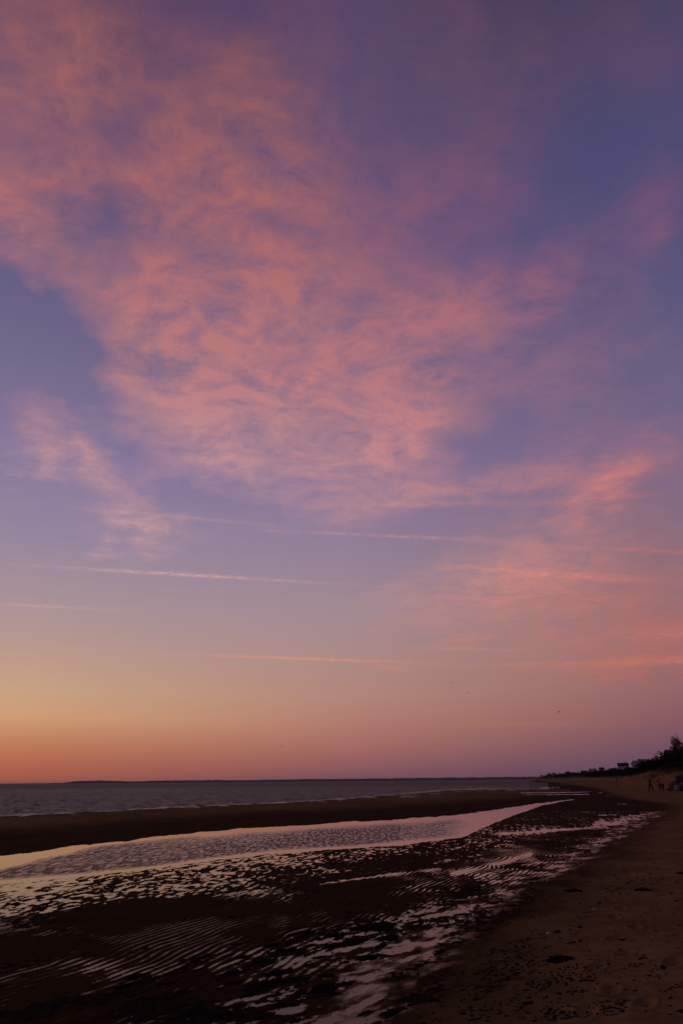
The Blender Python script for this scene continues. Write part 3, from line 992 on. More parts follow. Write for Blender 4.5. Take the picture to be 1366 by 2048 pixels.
# dune grass at the foot of the bluff
mat_grass = flat_mat('dune_grass', (0.070, 0.050, 0.024), (0.13, 0.092, 0.045), 1.0, 2, 0.0)
m = MB()
gx, gy = [], []
for _ in range(4200):
    t = 96 + 420 * rng.random() ** 1.7
    p, nrm = foot_at(t)
    q = p + nrm * rng.uniform(.5, 9) + Vector((0, rng.uniform(-2, 2), 0))
    gx.append(q.x); gy.append(q.y)
gx, gy = np.array(gx), np.array(gy)
keep = fbm(gx * .16, gy * .16, 500, 3) > .02
gx, gy = gx[keep], gy[keep]
gz = terrain(gx, gy)[0]
for x, y, z in zip(gx, gy, gz):
    for _ in range(5):
        a, hgt = rng.uniform(0, 6.28), rng.uniform(.35, .8)
        bx, by = x + rng.uniform(-.2, .2), y + rng.uniform(-.2, .2)
        l = rng.uniform(.1, .35)
        w = .02 + y * .00009
        m.add([(bx - w * math.sin(a), by + w * math.cos(a), z - .05), (bx + w * math.sin(a), by - w * math.cos(a), z - .05),
               (bx + l * math.cos(a), by + l * math.sin(a), z + hgt)], [(0, 1, 2)])
o = m.build('dune_grass', mat_grass)
o['kind'] = 'stuff'
tag(o, 'straw coloured dune grass in tufts along the foot of the bluff', 'grass')

# ------------------------------------------------------------------ bare tree on the bluff
def bare_tree(name, label, px, dist, height, seed, lean):
    rng = random.Random(seed)
    p = pix_at(px, 1520, dist)
    z = ground_z(p.x, p.y)
    root = thing(name, label, 'tree', (p.x, p.y, z - .2))
    trunk, tw = MB(), MB()

    def grow(a, d, L, r, lev):
        m = trunk if lev < 2 else tw
        segs = 3 if lev < 3 else 2
        for i in range(segs):
            d2 = (d + Vector((rng.gauss(0, .13), rng.gauss(0, .13), rng.gauss(.03, .08)))).normalized()
            b = a + d2 * L / segs
            r2 = r * (.86 if i < segs - 1 else .74)
            m.tube(a - d2 * r * .3, b, max(r, .028), max(r2, .024), 6 if lev < 2 else 3)
            if lev < 5 and (i > 0 or lev > 0):
                for _ in range(2 if lev < 4 else 1):
                    if rng.random() < .85:
                        s = Vector((rng.gauss(0, 1), rng.gauss(0, 1), rng.gauss(.35, .5))).normalized()
                        grow(b, (d2 * .75 + s * .75).normalized(), L * rng.uniform(.50, .72), r2 * .62, lev + 1)
            a, d, r = b, d2, r2
        if lev < 5:
            grow(a, d, L * .7, r * .9, lev + 1)
    grow(Vector((0, 0, 0)), Vector((lean, 0, 1)).normalized(), height * .36, height * .022, 0)
    trunk.build('trunk', mat_bark, root, True)
    tw.build('crown', mat_bark, root)
    return root


bare_tree('bare_tree', 'tall leafless tree with fine twigs rising behind the dark cottage roof', 1371, 235, 9.4, 4, -.12)
bare_tree('bare_tree', 'low spreading leafless tree beside the dark cottage on the bluff', 1356, 225, 5.6, 9, -.2)

# ------------------------------------------------------------------ houses
mat_white = flat_mat('white_clapboard', (0.52, 0.47, 0.44), (0.64, 0.58, 0.54), 0.8, 1.0)
mat_grey = flat_mat('weathered_shingle', (0.20, 0.16, 0.14), (0.30, 0.25, 0.22), 0.9, 1.5)
mat_brown = flat_mat('dark_shingle', (0.035, 0.024, 0.019), (0.060, 0.042, 0.034), 0.95, 1.5)
mat_roof = flat_mat('dark_roof', (0.018, 0.015, 0.017), (0.034, 0.028, 0.030), 0.9, 2.0)
mat_paleroof = flat_mat('pale_roof', (0.26, 0.20, 0.18), (0.36, 0.29, 0.26), 0.9, 2.0)
mat_brick = flat_mat('chimney_brick', (0.06, 0.025, 0.018), (0.10, 0.045, 0.03), 0.95, 5)
mat_trim = flat_mat('trim_paint', (0.55, 0.5, 0.48), (0.62, 0.58, 0.55), 0.7, 2)
m_, N = new_mat('window_glass')
b = principled(N, Base_Color=(0.01, 0.01, 0.012, 1), Roughness=0.05, IOR=1.5)
finish(N, b)
mat_glass = m_


def house(label, px, dist, w, d, wall_h, roof_h, wall_m, roof_m, gable_to_view=False, chimney=True, turn=0.0, lift=0.0):
    p = pix_at(px, 1550, dist)
    z = ground_z(p.x, p.y) + lift
    rz = -math.atan2(p.x, p.y) + turn + (math.pi / 2 if gable_to_view else 0)
    root = thing('beach_house', label, 'house', (p.x, p.y, z), rz)
    m = MB()
    hw, hd = w / 2, d / 2
    # walls with gable ends (ridge along x)
    vs, fs = [], []
    for x in (-hw, hw):
        vs += [(x, -hd, -4.5), (x, hd, -4.5), (x, hd, wall_h), (x, 0, wall_h + roof_h), (x, -hd, wall_h)]
    fs = [(4, 3, 2, 1, 0), (5, 6, 7, 8, 9), (0, 1, 6, 5), (1, 2, 7, 6), (2, 3, 8, 7), (3, 4, 9, 8), (4, 0, 5, 9)]
    m.add(vs, fs)
    m.build('wall', wall_m, root)
    m = MB()
    o_ = .35
    sl = roof_h / hd
    for s in (-1, 1):
        a = [(-hw - o_, s * (hd + o_), wall_h - sl * o_ + .02), (hw + o_, s * (hd + o_), wall_h - sl * o_ + .02), (hw + o_, 0, wall_h + roof_h + .02), (-hw - o_, 0, wall_h + roof_h + .02)]
        up = [(q[0], q[1], q[2] + .2) for q in a]
        m.add(a + up, [(0, 1, 2, 3), (7, 6, 5, 4), (0, 4, 5, 1), (1, 5, 6, 2), (2, 6, 7, 3), (3, 7, 4, 0)])
    rf = m.build('roof', roof_m, root)
    if chimney:
        m = MB()
        m.box((hw * .45, .2, wall_h + roof_h), (.7, .7, 1.8))
        m.box((hw * .45, .2, wall_h + roof_h + .98), (.86, .86, .16))
        m.build('chimney', mat_brick, rf)
    nwin = max(2, int(w / 2.2))
    for k in range(nwin):
        x = -hw + (k + .5) * w / nwin
        if k == nwin // 2:
            m = MB(); m.box((x, -hd - .03, 1.0), (.95, .08, 2.1)); dr = m.build('door', mat_trim, root)
            m = MB(); m.box((x + .35, -hd - .10, 1.0), (.06, .06, .06)); m.build('handle', mat_roof, dr)
            continue
        m = MB()
        for bx, bz, sx, sz in ((0, .62, 1.1, .1), (0, -.62, 1.1, .1), (-.5, 0, .1, 1.14), (.5, 0, .1, 1.14), (0, 0, .06, 1.14)):
            m.box((x + bx, -hd - .03, 1.5 + bz), (sx, .09, sz))
        wd = m.build('window', mat_trim, root)
        m = MB(); m.box((x, -hd - .012, 1.5), (.98, .03, 1.14)); m.build('pane', mat_glass, wd)
    return root


house('white house with dark roof standing alone above the beach', 1249, 560, 7.0, 5.5, 2.9, 1.9, mat_white, mat_roof, lift=2.3)
house('pale weathered house with light roof between the shrubs on the bluff', 1279, 420, 4.6, 4.6, 2.0, 1.6, mat_grey, mat_paleroof, turn=.5, lift=2.0)
house('small white cottage half hidden behind the near shrubs', 1294, 380, 4.0, 4.0, 1.9, 1.2, mat_white, mat_paleroof, turn=-.4, chimney=False, lift=2.2)
house('dark shingled cottage with brick chimney on the bluff under the bare trees', 1362, 215, 5.6, 5.0, 2.0, 1.5, mat_brown, mat_roof, turn=.25, lift=.1)
for px, dist, w, wm, lab in ((1187, 740, 6.0, mat_white, 'widest of the pale houses in the distant wood'),
                             (1168, 860, 4.2, mat_grey, 'grey house in the distant wood, next to the widest one'),
                             (1205, 660, 3.6, mat_grey, 'grey house among shrubs between wood and white house'),
                             (1136, 960, 4.6, mat_grey, 'dim grey house in the middle of the distant wood'),
                             (1108, 1060, 5.2, mat_white, 'white house near the far tip of the distant wood'),
                             (1098, 1120, 4.0, mat_white, 'farthest tiny white house at the tip of the shore')):
    pz = -2.2
    house(lab, px, dist, w, 3.6, 2.2, 1.2, wm, mat_roof if wm is mat_grey else mat_paleroof, chimney=False, turn=RG.uniform(-.4, .4), lift=2.4)

# ------------------------------------------------------------------ boulders at the foot of the bluff
mat_rock = flat_mat('boulder_stone', (0.030, 0.024, 0.024), (0.060, 0.048, 0.046), 0.9, 3.0, 0.1, .05)
mat_rock2 = flat_mat('pale_stone', (0.20, 0.15, 0.13), (0.28, 0.21, 0.18), 0.9, 3.0, 0.1, .05)


def rock_mesh(name, seed, mat, sub=3):
    bm = bmesh.new()
    bmesh.ops.create_icosphere(bm, subdivisions=sub, radius=1.0)
    rng = random.Random(seed)
    planes = [(Vector((rng.gauss(0, 1), rng.gauss(0, 1), rng.gauss(0, 1))).normalized(), rng.uniform(.62, .9)) for _ in range(9)]
    for v in bm.verts:
        for nrm, d in planes:
            e = v.co.dot(nrm) - d
            if e > 0:
                v.co -= nrm * e * .85
        v.co *= 1 + .05 * math.sin(7 * v.co.x + seed) * math.sin(6 * v.co.y)
    me = bpy.data.meshes.new(name)
    bm.to_mesh(me)
    bm.free()
    me.polygons.foreach_set('use_smooth', [True] * len(me.polygons))
    me.materials.append(mat)
    return me


rmesh = [rock_mesh('boulder', s, mat_rock) for s in range(4)]
for k in range(34):
    px_ = RG.uniform(1338, 1392)
    dd = RG.uniform(97, 109)
    p = pix_at(px_, 1560, dd)
    u = (px_ - 1338) / 54
    z = ground_z(p.x, p.y)
    s = RG.uniform(.45, .85) * (.7 + .5 * u)
    o = link('boulder', rmesh[k % 4])
    o.location = (p.x, p.y, z + s * .2 + max(0, (dd - 99)) * .16 * u)
    o.scale = (s * 1.25, s, s * .8)
    o.rotation_euler = (RG.uniform(-.3, .3), RG.uniform(-.3, .3), RG.uniform(0, 6.28))
    tag(o, 'dark boulder piled with others against the foot of the bluff', 'boulder', 'dark boulders at the bluff foot')
p = pix_at(1352, 1563, 96)
o = link('boulder', rock_mesh('pale_boulder', 8, mat_rock2))
o.location = (p.x, p.y, ground_z(p.x, p.y) + .3)
o.scale = (.33, .33, .5)
tag(o, 'pale upright stone in front of the dark boulders at the bluff foot', 'boulder')

# ------------------------------------------------------------------ people
mat_skin = flat_mat('skin', (0.30, 0.17, 0.12), (0.36, 0.21, 0.15), 0.6, 4)
mat_hair = flat_mat('hair', (0.02, 0.013, 0.01), (0.04, 0.025, 0.018), 0.7, 20)
mat_dark = flat_mat('dark_cloth', (0.012, 0.011, 0.013), (0.020, 0.018, 0.020), 0.95, 12, 0.05)
mat_red = flat_mat('red_cloth', (0.26, 0.010, 0.014), (0.34, 0.018, 0.022), 0.85, 12, 0.1)
mat_pale = flat_mat('pale_cloth', (0.34, 0.26, 0.21), (0.42, 0.33, 0.27), 0.9, 12, 0.1)
mat_brownc = flat_mat('brown_cloth', (0.05, 0.028, 0.02), (0.07, 0.04, 0.03), 0.9, 12, 0.1)
mat_shoe = flat_mat('shoe_leather', (0.012, 0.010, 0.010), None, 0.6, 10)


def skinned(name, chains, mat, parent=None, sub=2):
    """chains: lists of (key, x, y, z, radius); equal keys are the same joint"""
    keys, vs, rs, es = {}, [], [], []
    for ch in chains:
        prev = None
        for key, x, y, z, r in ch:
            if key not in keys:
                keys[key] = len(vs)
                vs.append((x, y, z)); rs.append(r)
            i = keys[key]
            if prev is not None and prev != i:
                es.append((prev, i))
            prev = i
    me = bpy.data.meshes.new(name)
    me.from_pydata(vs, es, [])
    o = bpy.data.objects.new(name + '_tmp', me)
    COL.objects.link(o)
    md = o.modifiers.new('skin', 'SKIN')
    md.use_smooth_shade = True
    for i, r in enumerate(rs):
        rr = r if isinstance(r, tuple) else (r, r)
        me.skin_vertices[0].data[i].radius = rr
    me.skin_vertices[0].data[0].use_root = True
    sm = o.modifiers.new('sub', 'SUBSURF')
    sm.levels = sm.render_levels = sub
    dg = bpy.context.evaluated_depsgraph_get()
    out = bpy.data.meshes.new_from_object(o.evaluated_get(dg))
    out.name = name
    bpy.data.objects.remove(o)
    out.materials.clear()
    out.materials.append(mat)
    return link(name, out, parent)


def person(label, px, py_feet, dist, height, face, legs, arms, top_m, leg_m, hat_m=None, lean=0.0, coat=0.0):
    """legs: ((hip fwd, knee fwd, foot fwd) right, left) ; arms: forward reach of (elbow, hand) right, left. Local +Y is forward"""
    p = pix_at(px, py_feet, dist)
    z = ground_z(p.x, p.y)
    k = height / 1.75
    J = {}
    J['pelvis'] = (0, 0, .93)
    J['belly'] = (0, .01 + lean * .10, 1.08)
    J['chest'] = (0, .00 + lean * .25, 1.28)
    J['neck'] = (0, .00 + lean * .36, 1.47)
    J['head0'] = (0, .015 + lean * .42, 1.54)
    J['head1'] = (0, .03 + lean * .48, 1.64)
    J['head2'] = (0, .01 + lean * .50, 1.72)
    for sgn, nm, lg, ar in ((1, 'r', legs[0], arms[0]), (-1, 'l', legs[1], arms[1])):
        J['hip' + nm] = (sgn * .095, 0, .88)
        J['knee' + nm] = (sgn * .105, lg[0], .49 + lg[3])
        J['ank' + nm] = (sgn * .11, lg[1], .09 + lg[2])
        J['toe' + nm] = (sgn * .125, lg[1] + .17, .035 + lg[2] * .6)
        J['heel' + nm] = (sgn * .11, lg[1] - .05, .04 + lg[2])
        J['sho' + nm] = (sgn * .19, lean * .32, 1.42)
        J['elb' + nm] = (sgn * .25, ar[0] + lean * .3, 1.14 + ar[2])
        J['wri' + nm] = (sgn * (.25 - ar[4]), ar[1] + lean * .3, .92 + ar[3])
    S = {q: tuple(c * k for c in v) for q, v in J.items()}

    def j(nm, r):
        rr = tuple(q * k for q in r) if isinstance(r, tuple) else r * k
        return (nm,) + S[nm] + (rr,)
    ch = [[j('pelvis', (.13, .10)), j('belly', (.125, .09)), j('chest', (.15, .10)), j('neck', .052), j('head0', .062), j('head1', (.078, .092)), j('head2', .06)]]
    hd = Vector(S['head1'])
    ch.append([j('head1', .09), ('nose', hd.x, hd.y + .105 * k, hd.z - .01 * k, .014 * k)])
    for s_, nm in ((1, 'r'), (-1, 'l')):
        ch.append([j('pelvis', .12), j('hip' + nm, .088), j('knee' + nm, .056), j('ank' + nm, .038), j('toe' + nm, .03)])
        ch.append([j('chest', .14), j('sho' + nm, .062), j('elb' + nm, .042), j('wri' + nm, .028)])
        w = Vector(S['wri' + nm])
        e = (w - Vector(S['elb' + nm])).normalized()
        side = Vector((s_, 0, 0))
        fw = e.cross(side).normalized()
        pm = w + e * .075 * k
        ch.append([('wri' + nm,) + tuple(w) + (.028 * k,), ('palm' + nm,) + tuple(pm) + (.030 * k,)])
        for q, (off_, ln) in enumerate(((-.030, .075), (-.010, .085), (.010, .080), (.030, .062))):
            a = pm + fw * off_ * k + e * .02 * k
            b2 = a + e * ln * .55 * k - side * .010 * k
            c2 = b2 + e * ln * .45 * k - side * .022 * k
            ch.append([('palm' + nm,) + tuple(pm) + (.03 * k,), ('f0%s%d' % (nm, q),) + tuple(a) + (.010 * k,), ('f1%s%d' % (nm, q),) + tuple(b2) + (.009 * k,), ('f2%s%d' % (nm, q),) + tuple(c2) + (.007 * k,)])
        a = w + e * .035 * k - fw * .04 * k
        ch.append([('wri' + nm,) + tuple(w) + (.028 * k,), ('t0' + nm,) + tuple(a) + (.012 * k,), ('t1' + nm,) + tuple(a + (e * .05 - fw * .012) * k) + (.009 * k,)])
        ch.append([('head1',) + S['head1'] + (.09 * k,), ('ear' + nm, hd.x + s_ * .088 * k, hd.y - .01 * k, hd.z, .018 * k)])
    body = skinned('person', ch, mat_skin)
    body.location = (p.x, p.y, z)
    body.rotation_euler = (0, 0, face)
    tag(body, label, 'person')
    # clothing
    jk = [[j('belly', (.155, .12)), j('chest', (.178, .125)), ('collar',) + tuple(c * k for c in (0, lean * .34, 1.44)) + (.085 * k,)],
          [j('belly', .15), ('hem', 0, 0, (.86 - coat) * k, (.165 * k, .125 * k))]]
    for nm in 'rl':
        jk.append([j('chest', .16), j('sho' + nm, .082), j('elb' + nm, .062), j('wri' + nm, .046)])
    skinned('jacket', jk, top_m, body)
    tr_ = [[j('pelvis', (.148, .118)), ('waist', 0, 0, 1.02 * k, (.135 * k, .105 * k))]]
    for nm in 'rl':
        tr_.append([j('pelvis', .14), j('hip' + nm, .108), j('knee' + nm, .078), j('ank' + nm, .058)])
    skinned('trousers', tr_, leg_m, body)
    for s_, nm in ((1, 'r'), (-1, 'l')):
        skinned('shoe', [[j('heel' + nm, .046), j('ank' + nm, .05)], [j('heel' + nm, .046), j('toe' + nm, .043)]], mat_shoe, body, 1)
        m = MB()
        ex, ey, ez = hd.x + s_ * .032 * k, hd.y + .083 * k, hd.z + .02 * k
        m.loft([[(ex + math.cos(a) * r_ * k, ey + yy * k, ez + math.sin(a) * r_ * .7 * k) for a in [q * math.pi / 3 for q in range(6)]] for yy, r_ in ((-.01, .016), (.006, .014), (.012, .006))])
        m.build('eye', mat_hair, body)
    hr = [[('a', hd.x, hd.y - .03 * k, hd.z - .03 * k, .085 * k), ('b', hd.x, hd.y - .02 * k, hd.z + .045 * k, (.092 * k, .10 * k)), ('c', hd.x, hd.y - .01 * k, hd.z + .085 * k, .06 * k)]]
    skinned('hat' if hat_m else 'hair', hr, hat_m or mat_hair, body, 1)
    return body


stand = ((.0, .0, 0, 0), (.02, -.02, 0, 0))
person('person in dark coat and trousers striding along the sand, alone', 1300.8, 1575.6, 101, 1.76, rad(-75), ((.20, .26, .0, .02), (-.02, -.24, .03, .0)),
       ((-.12, -.05, 0, .02, .02), (.10, .22, .0, .06, .02)), mat_dark, mat_dark, mat_dark, .25, .12)
person('person in a red jacket and dark trousers beside the pale-topped companion', 1319.6, 1572.0, 108, 1.66, rad(-20), ((.06, .08, 0, 0), (-.02, -.08, 0, 0)),
       ((.02, .10, 0, .02, .0), (-.02, .08, 0, .02, .0)), mat_red, mat_dark, None, .1, .06)
person('person in a pale top and dark trousers beside the red-jacketed companion', 1326.0, 1574.5, 103, 1.58, rad(25), ((.04, .02, 0, 0), (.0, -.10, 0, 0)),
       ((.05, .20, .02, .08, .05), (.05, .22, .02, .10, .05)), mat_pale, mat_dark, None, .3)
person('distant person in brown clothes standing far down the beach', 1234.7, 1563.5, 300, 1.72, rad(150), stand,
       ((.0, .05, 0, .0, .0), (.0, .04, 0, .0, .0)), mat_brownc, mat_brownc, None, 0.0, .1)

# ------------------------------------------------------------------ gulls in the air
mat_gull = flat_mat('gull_feathers', (0.16, 0.14, 0.14), (0.24, 0.21, 0.20), 0.9, 6)
mat_wing = flat_mat('gull_wing', (0.07, 0.06, 0.06), (0.11, 0.10, 0.10), 0.9, 6)
mat_beak = flat_mat('gull_beak', (0.35, 0.22, 0.04), None, 0.6, 6)


def gull(label, px, py, dist, heading, bank, dihedral, size=1.0, dark=False, group=None):
    p = pix_at(px, py, dist)
    root = thing('gull', label, 'bird', p, heading, group)
    root.rotation_euler = (0, bank, heading)
    root.scale = (size,) * 3
    bm_ = mat_wing if dark else mat_gull
    m = MB()
    rings = []
    for y, r, z in ((-.27, .012, .01), (-.16, .05, 0), (0, .075, -.01), (.12, .07, 0), (.19, .045, .015), (.235, .045, .025), (.27, .03, .022), (.285, .012, .018)):
        rings.append([(r * math.cos(a), y, z + r * .9 * math.sin(a)) for a in [q * math.pi / 4 for q in range(8)]])
    m.loft(rings)
    m.build('body', bm_, root, True)
    for s in (-1, 1):
        m = MB()
        rings = []
        for t, yc, ch_, zz_ in ((.03, .04, .17, .02), (.22, .09, .16, .02 + .20 * dihedral), (.36, .08, .14, .02 + .26 * dihedral), (.52, .02, .09, .02 + .24 * dihedral), (.66, -.06, .02, .02 + .18 * dihedral)):
            th = .012 * (1 - t)
            rings.append([(s * t, yc + ch_ * .4, zz_), (s * t, yc, zz_ + th + .004), (s * t, yc - ch_ * .6, zz_), (s * t, yc, zz_ - th)])
        m.loft(rings)
        m.build('wing', mat_wing, root, True)
    m = MB()
    m.loft([[(x * w, y, z) for x, z in ((-1, 0), (0, .008), (1, 0), (0, -.008))] for y, w in ((-.2, .03), (-.38, .08))])
    m.build('tail', bm_, root)
    m = MB()
    m.tube((0, .27, .02), (0, .335, .008), .014, .004)
    m.build('beak', mat_beak, root)
    return root


gull('gull gliding with bowed wings over the sea, alone', 563, 1493, 175, rad(20), .06, .9)
gull('gull gliding on flat wings above its nearby companion', 903, 1365, 170, rad(-15), -.08, .25, group=None)
gull('gull gliding on level wings just below its nearby companion', 937, 1386, 180, rad(10), .05, .3)
gull('small dark gull seen edge on over the far shore', 1118, 1424, 200, rad(80), .15, .8, 1.0, True)

# ------------------------------------------------------------------ seaweed, stones and shells
m_, N = new_mat('wet_seaweed')
co = objco(N)
n_ = N.noise(co, 25.0, 3, 0.6, dim='3D')
b = principled(N, Base_Color=N.mix(n_, (0.006, 0.0045, 0.003, 1), (0.024, 0.017, 0.010, 1)), Roughness=0.75)
N.put(b.inputs['Specular IOR Level'], 0.0)
finish(N, b)
mat_weed = m_


def weed_mesh(seed):
    rng = random.Random(seed)
    m = MB()
    # matted body: irregular low mound
    n, rings = 22, [1.0, .82, .6, .35, .12]
    prof_ = [0.0, .07, .14, .19, .21]
    outl = [.62 + .30 * math.sin(2 * q * .57 + seed) * math.sin(q * 1.31 + seed * 2) + rng.uniform(-.16, .16) for q in range(n)]
    vs = []
    for r, zz_ in zip(rings, prof_):
        for q in range(n):
            a = 2 * math.pi * q / n
            k = outl[q] * r * rng.uniform(.9, 1.1)
            vs.append((k * math.cos(a), k * math.sin(a), zz_ * rng.uniform(.5, 1.3) - (.03 if r == 1.0 else 0)))
    fs = [(i * n + q, i * n + (q + 1) % n, (i + 1) * n + (q + 1) % n, (i + 1) * n + q) for i in range(4) for q in range(n)]
    fs.append(tuple(range(4 * n, 5 * n)))
    m.add(vs, fs)
    # fronds
    for _ in range(110):
        a = rng.uniform(0, 6.28)
        r = rng.random() ** .6
        q = int(a / 6.2832 * n) % n
        p = Vector((outl[q] * r * math.cos(a), outl[q] * r * math.sin(a), .20 * (1 - r) + .01))
        d = Vector((math.cos(a + rng.gauss(0, .9)), math.sin(a + rng.gauss(0, .9)), rng.uniform(-.1, .35))).normalized()
        L, w = rng.uniform(.10, .34), rng.uniform(.015, .05)
        side = Vector((-d.y, d.x, rng.uniform(-.4, .4))).normalized() * w
        pts = [p, p + d * L * .5 + Vector((0, 0, .02)), p + d * L + Vector((0, 0, -.05))]
        pts[2].z = max(pts[2].z, .004)
        m.add([pts[0] - side, pts[0] + side, pts[1] + side * .9, pts[1] - side * .9, pts[2] + side * .3, pts[2] - side * .3], [(0, 1, 2, 3), (3, 2, 4, 5)])
    return m.mesh('seaweed_clump', mat_weed)


wm = [weed_mesh(s) for s in range(7)]
WET_WEED = [(520, 1927, 58), (465, 1944, 40), (442, 1959, 30), (550, 1947, 60), (525, 1972, 84), (585, 1960, 44), (615, 1932, 42), (650, 1952, 40),
            (642, 1980, 84), (560, 2010, 48), (592, 1975, 26), (355, 1990, 26), (435, 1977, 30), (385, 2025, 60), (440, 2032, 60), (590, 2042, 42),
            (280, 2000, 42), (250, 1972, 40), (275, 1952, 50), (575, 1902, 50), (605, 1866, 46), (665, 1893, 50), (668, 1871, 48), (400, 1915, 34),
            (743, 1855, 96), (703, 1885, 70), (778, 1875, 60), (698, 1868, 34), (738, 1915, 60), (833, 1852, 38), (798, 1960, 24), (693, 1967, 46),
            (733, 2025, 36), (788, 2025, 56), (1043, 1727, 24), (953, 1780, 26), (500, 1990, 50), (470, 1965, 36), (330, 1968, 34), (640, 1915, 40),
            (620, 1890, 34), (545, 1890, 32), (480, 1915, 34), (350, 2040, 46), (520, 2035, 44), (690, 1925, 36), (760, 1893, 40)]
DRY_WEED = [(1120, 1920, 58), (1285, 1781, 42), (1150, 1782, 40), (1361, 1747, 26), (1245, 1880, 22), (1060, 2008, 26), (868, 2000, 30)]
for k, (px_, py_, wpx) in enumerate(WET_WEED + DRY_WEED):
    gx_, gy_ = pix_ground(px_, py_, 0.01 if k < len(WET_WEED) else .12)
    z = ground_z(gx_, gy_)
    gx_, gy_ = pix_ground(px_, py_, z)
    dist_ = math.hypot(gx_, gy_)
    half = wpx / 2 * dist_ / 1500.0
    o = link('seaweed_clump', wm[k % 7])
    o.location = (gx_, gy_, max(ground_z(gx_, gy_), 0.0) - .004)
    wet_ = k < len(WET_WEED)
    o.rotation_euler = (0, 0, -rad(RG.uniform(25, 55) if wet_ else RG.uniform(40, 120)) + (math.pi if RG.random() < .5 else 0))
    f = RG.uniform(1.5, 2.2) if wet_ else RG.uniform(1.0, 1.5)
    o.scale = (half * 1.05, half * 1.05 * f, half * (.42 if wet_ else .85))
    if k < len(WET_WEED):
        big = 'large ragged' if wpx >= 70 else 'middle-sized' if wpx >= 44 else 'small'
        tag(o, big + ' dark clump of seaweed lying on the glossy wet sand', 'seaweed', big + ' seaweed clumps on the wet sand')
    elif k == len(WET_WEED):
        tag(o, 'largest dark clump of seaweed on the dry brown sand', 'seaweed')
    else:
        tag(o, 'small dark clump of seaweed on the dry brown sand', 'seaweed', 'seaweed clumps on the dry sand')

gx_, gy_ = pix_ground(913, 1838, .03)
o = link('stone', rock_mesh('stone', 21, mat_rock, 2))
o.location = (gx_, gy_, ground_z(gx_, gy_) + .012)
o.scale = (.035, .032, .022)
tag(o, 'dark rounded stone at the edge between wet and dry sand', 'stone')

mat_shell = flat_mat('shell', (0.32, 0.26, 0.21), (0.44, 0.37, 0.31), 0.5, 20)
m = MB()
sh = []
for i in range(7):
    t = i / 6
    w = math.sin(math.pi * min(t * 1.15, 1) * .5)
    sh.append([((w * (q / 5 - 1)) * (.98 if q % 2 else 1.0), t * 1.5 - .75 - .25 * ((q / 5 - 1) ** 2) * t, .32 * math.sin(math.pi * t) * (1 - (q / 5 - 1) ** 2) + (.02 if q % 2 else 0) * t) for q in range(11)])
vs = [p for r_ in sh for p in r_]
m.add(vs, [(i * 11 + q, i * 11 + q + 1, (i + 1) * 11 + q + 1, (i + 1) * 11 + q) for i in range(6) for q in range(10)])
shell_me = m.mesh('shell', mat_shell, True)
for px_, py_, s in ((1187, 1820, .040), (1191, 1818, .028), (925, 1876, .05), (1098, 1868, .045), (1200, 1711, .04)):
    gx_, gy_ = pix_ground(px_, py_, .12)
    z = ground_z(gx_, gy_)
    gx_, gy_ = pix_ground(px_, py_, z)
    o = link('shell', shell_me)
    o.location = (gx_, gy_, ground_z(gx_, gy_) + .004)
    o.scale = (s, s, s)
    o.rotation_euler = (RG.uniform(-.3, .3), RG.uniform(-.3, .3), RG.uniform(0, 6.28))
    tag(o, 'small pale seashell lying on the brown sand', 'shell', 'seashells on the sand')

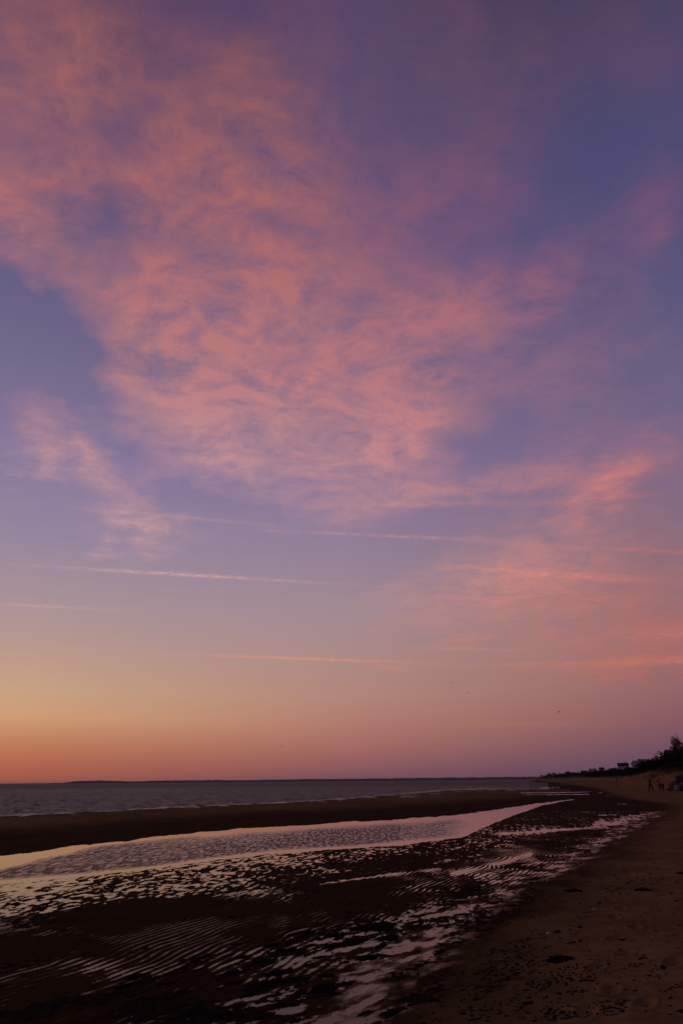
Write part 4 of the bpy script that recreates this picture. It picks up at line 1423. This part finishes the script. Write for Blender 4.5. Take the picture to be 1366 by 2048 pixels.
# strewn bits of weed: too many to count
rng = random.Random(77)
nrs = np.random.RandomState(4)
M = 120000
pxr, pyr = nrs.uniform(-40, 1420, M), 1600 + 460 * nrs.uniform(0, 1, M) ** .8
g = np.array([pix_ground(a, b_) for a, b_ in zip(pxr[:M // 3], pyr[:M // 3])])
gx, gy = g[:, 0], g[:, 1]
hz_, wt_, fl_, _ = terrain(gx, gy)
ux, uy = gx * .79 - gy * .61, gx * .61 + gy * .79
cl = fbm(ux * 1.0, uy * .45, 600, 4) + .9 * fbm(ux * 4.5, uy * 1.6, 610, 3)
onb = wt_ < .85
prob = np.where(onb, np.clip(cl * 1.1 - .04, 0, .8) * .8 + .03, np.where(fl_ > .06, np.clip(cl * 1.3 + .10, 0, .9), 0))
prob = np.where((hz_ > .0) & (np.hypot(gx, gy) < 60), prob, 0)
sel = np.where(nrs.uniform(0, 1, len(gx)) < prob)[0]
m = MB()
for i in sel:
    x, y, z = gx[i], gy[i], hz_[i]
    r_ = math.hypot(x, y)
    L = rng.uniform(.008, .034) * (1 + r_ * .03) * (1.0 if onb[i] else 1.9)
    if rng.random() < .07:
        L *= 2.0
    a = rng.gauss(rad(52), .45)
    c, s = math.cos(a), math.sin(a)
    w = L * rng.uniform(.25, .6)
    hgt = L * rng.uniform(.10, .25)
    pts = []
    for u, v, t in ((-1, -.2, -.05), (-.3, -1, -.05), (.5, -.8, -.05), (1, .1, -.05), (.4, .9, -.05), (-.5, .8, -.05), (rng.uniform(-.3, .3), rng.uniform(-.2, .2), 1)):
        u, v = u * L * rng.uniform(.6, 1.3), v * w * rng.uniform(.6, 1.3)
        pts.append((x + u * c - v * s, y + u * s + v * c, z + t * hgt))
    m.add(pts, [(k_, (k_ + 1) % 6, 6) for k_ in range(6)])
mat_litter = flat_mat('dry_weed_scraps', (0.020, 0.013, 0.008), (0.045, 0.029, 0.017), 1.0, 9, 0.0)
o = m.build('seaweed_litter', mat_litter)
o['kind'] = 'stuff'
tag(o, 'small dark scraps of seaweed strewn over the sand', 'seaweed')

# ------------------------------------------------------------------ evening haze over the bay
m_ = bpy.data.materials.new('evening_haze')
m_.use_nodes = True
N = NT(m_.node_tree)
pv = N.n.new('ShaderNodeVolumePrincipled')
pv.inputs['Color'].default_value = (0.80, 0.82, 0.95, 1)
pv.inputs['Density'].default_value = 5.0e-5
pv.inputs['Anisotropy'].default_value = 0.1
o_ = N.n.new('ShaderNodeOutputMaterial')
N.l.new(pv.outputs[0], o_.inputs['Volume'])
m = MB()
m.box((0, 0, 8.5), (19000, 19000, 20.0))
o = m.build('haze', m_)
o['kind'] = 'stuff'
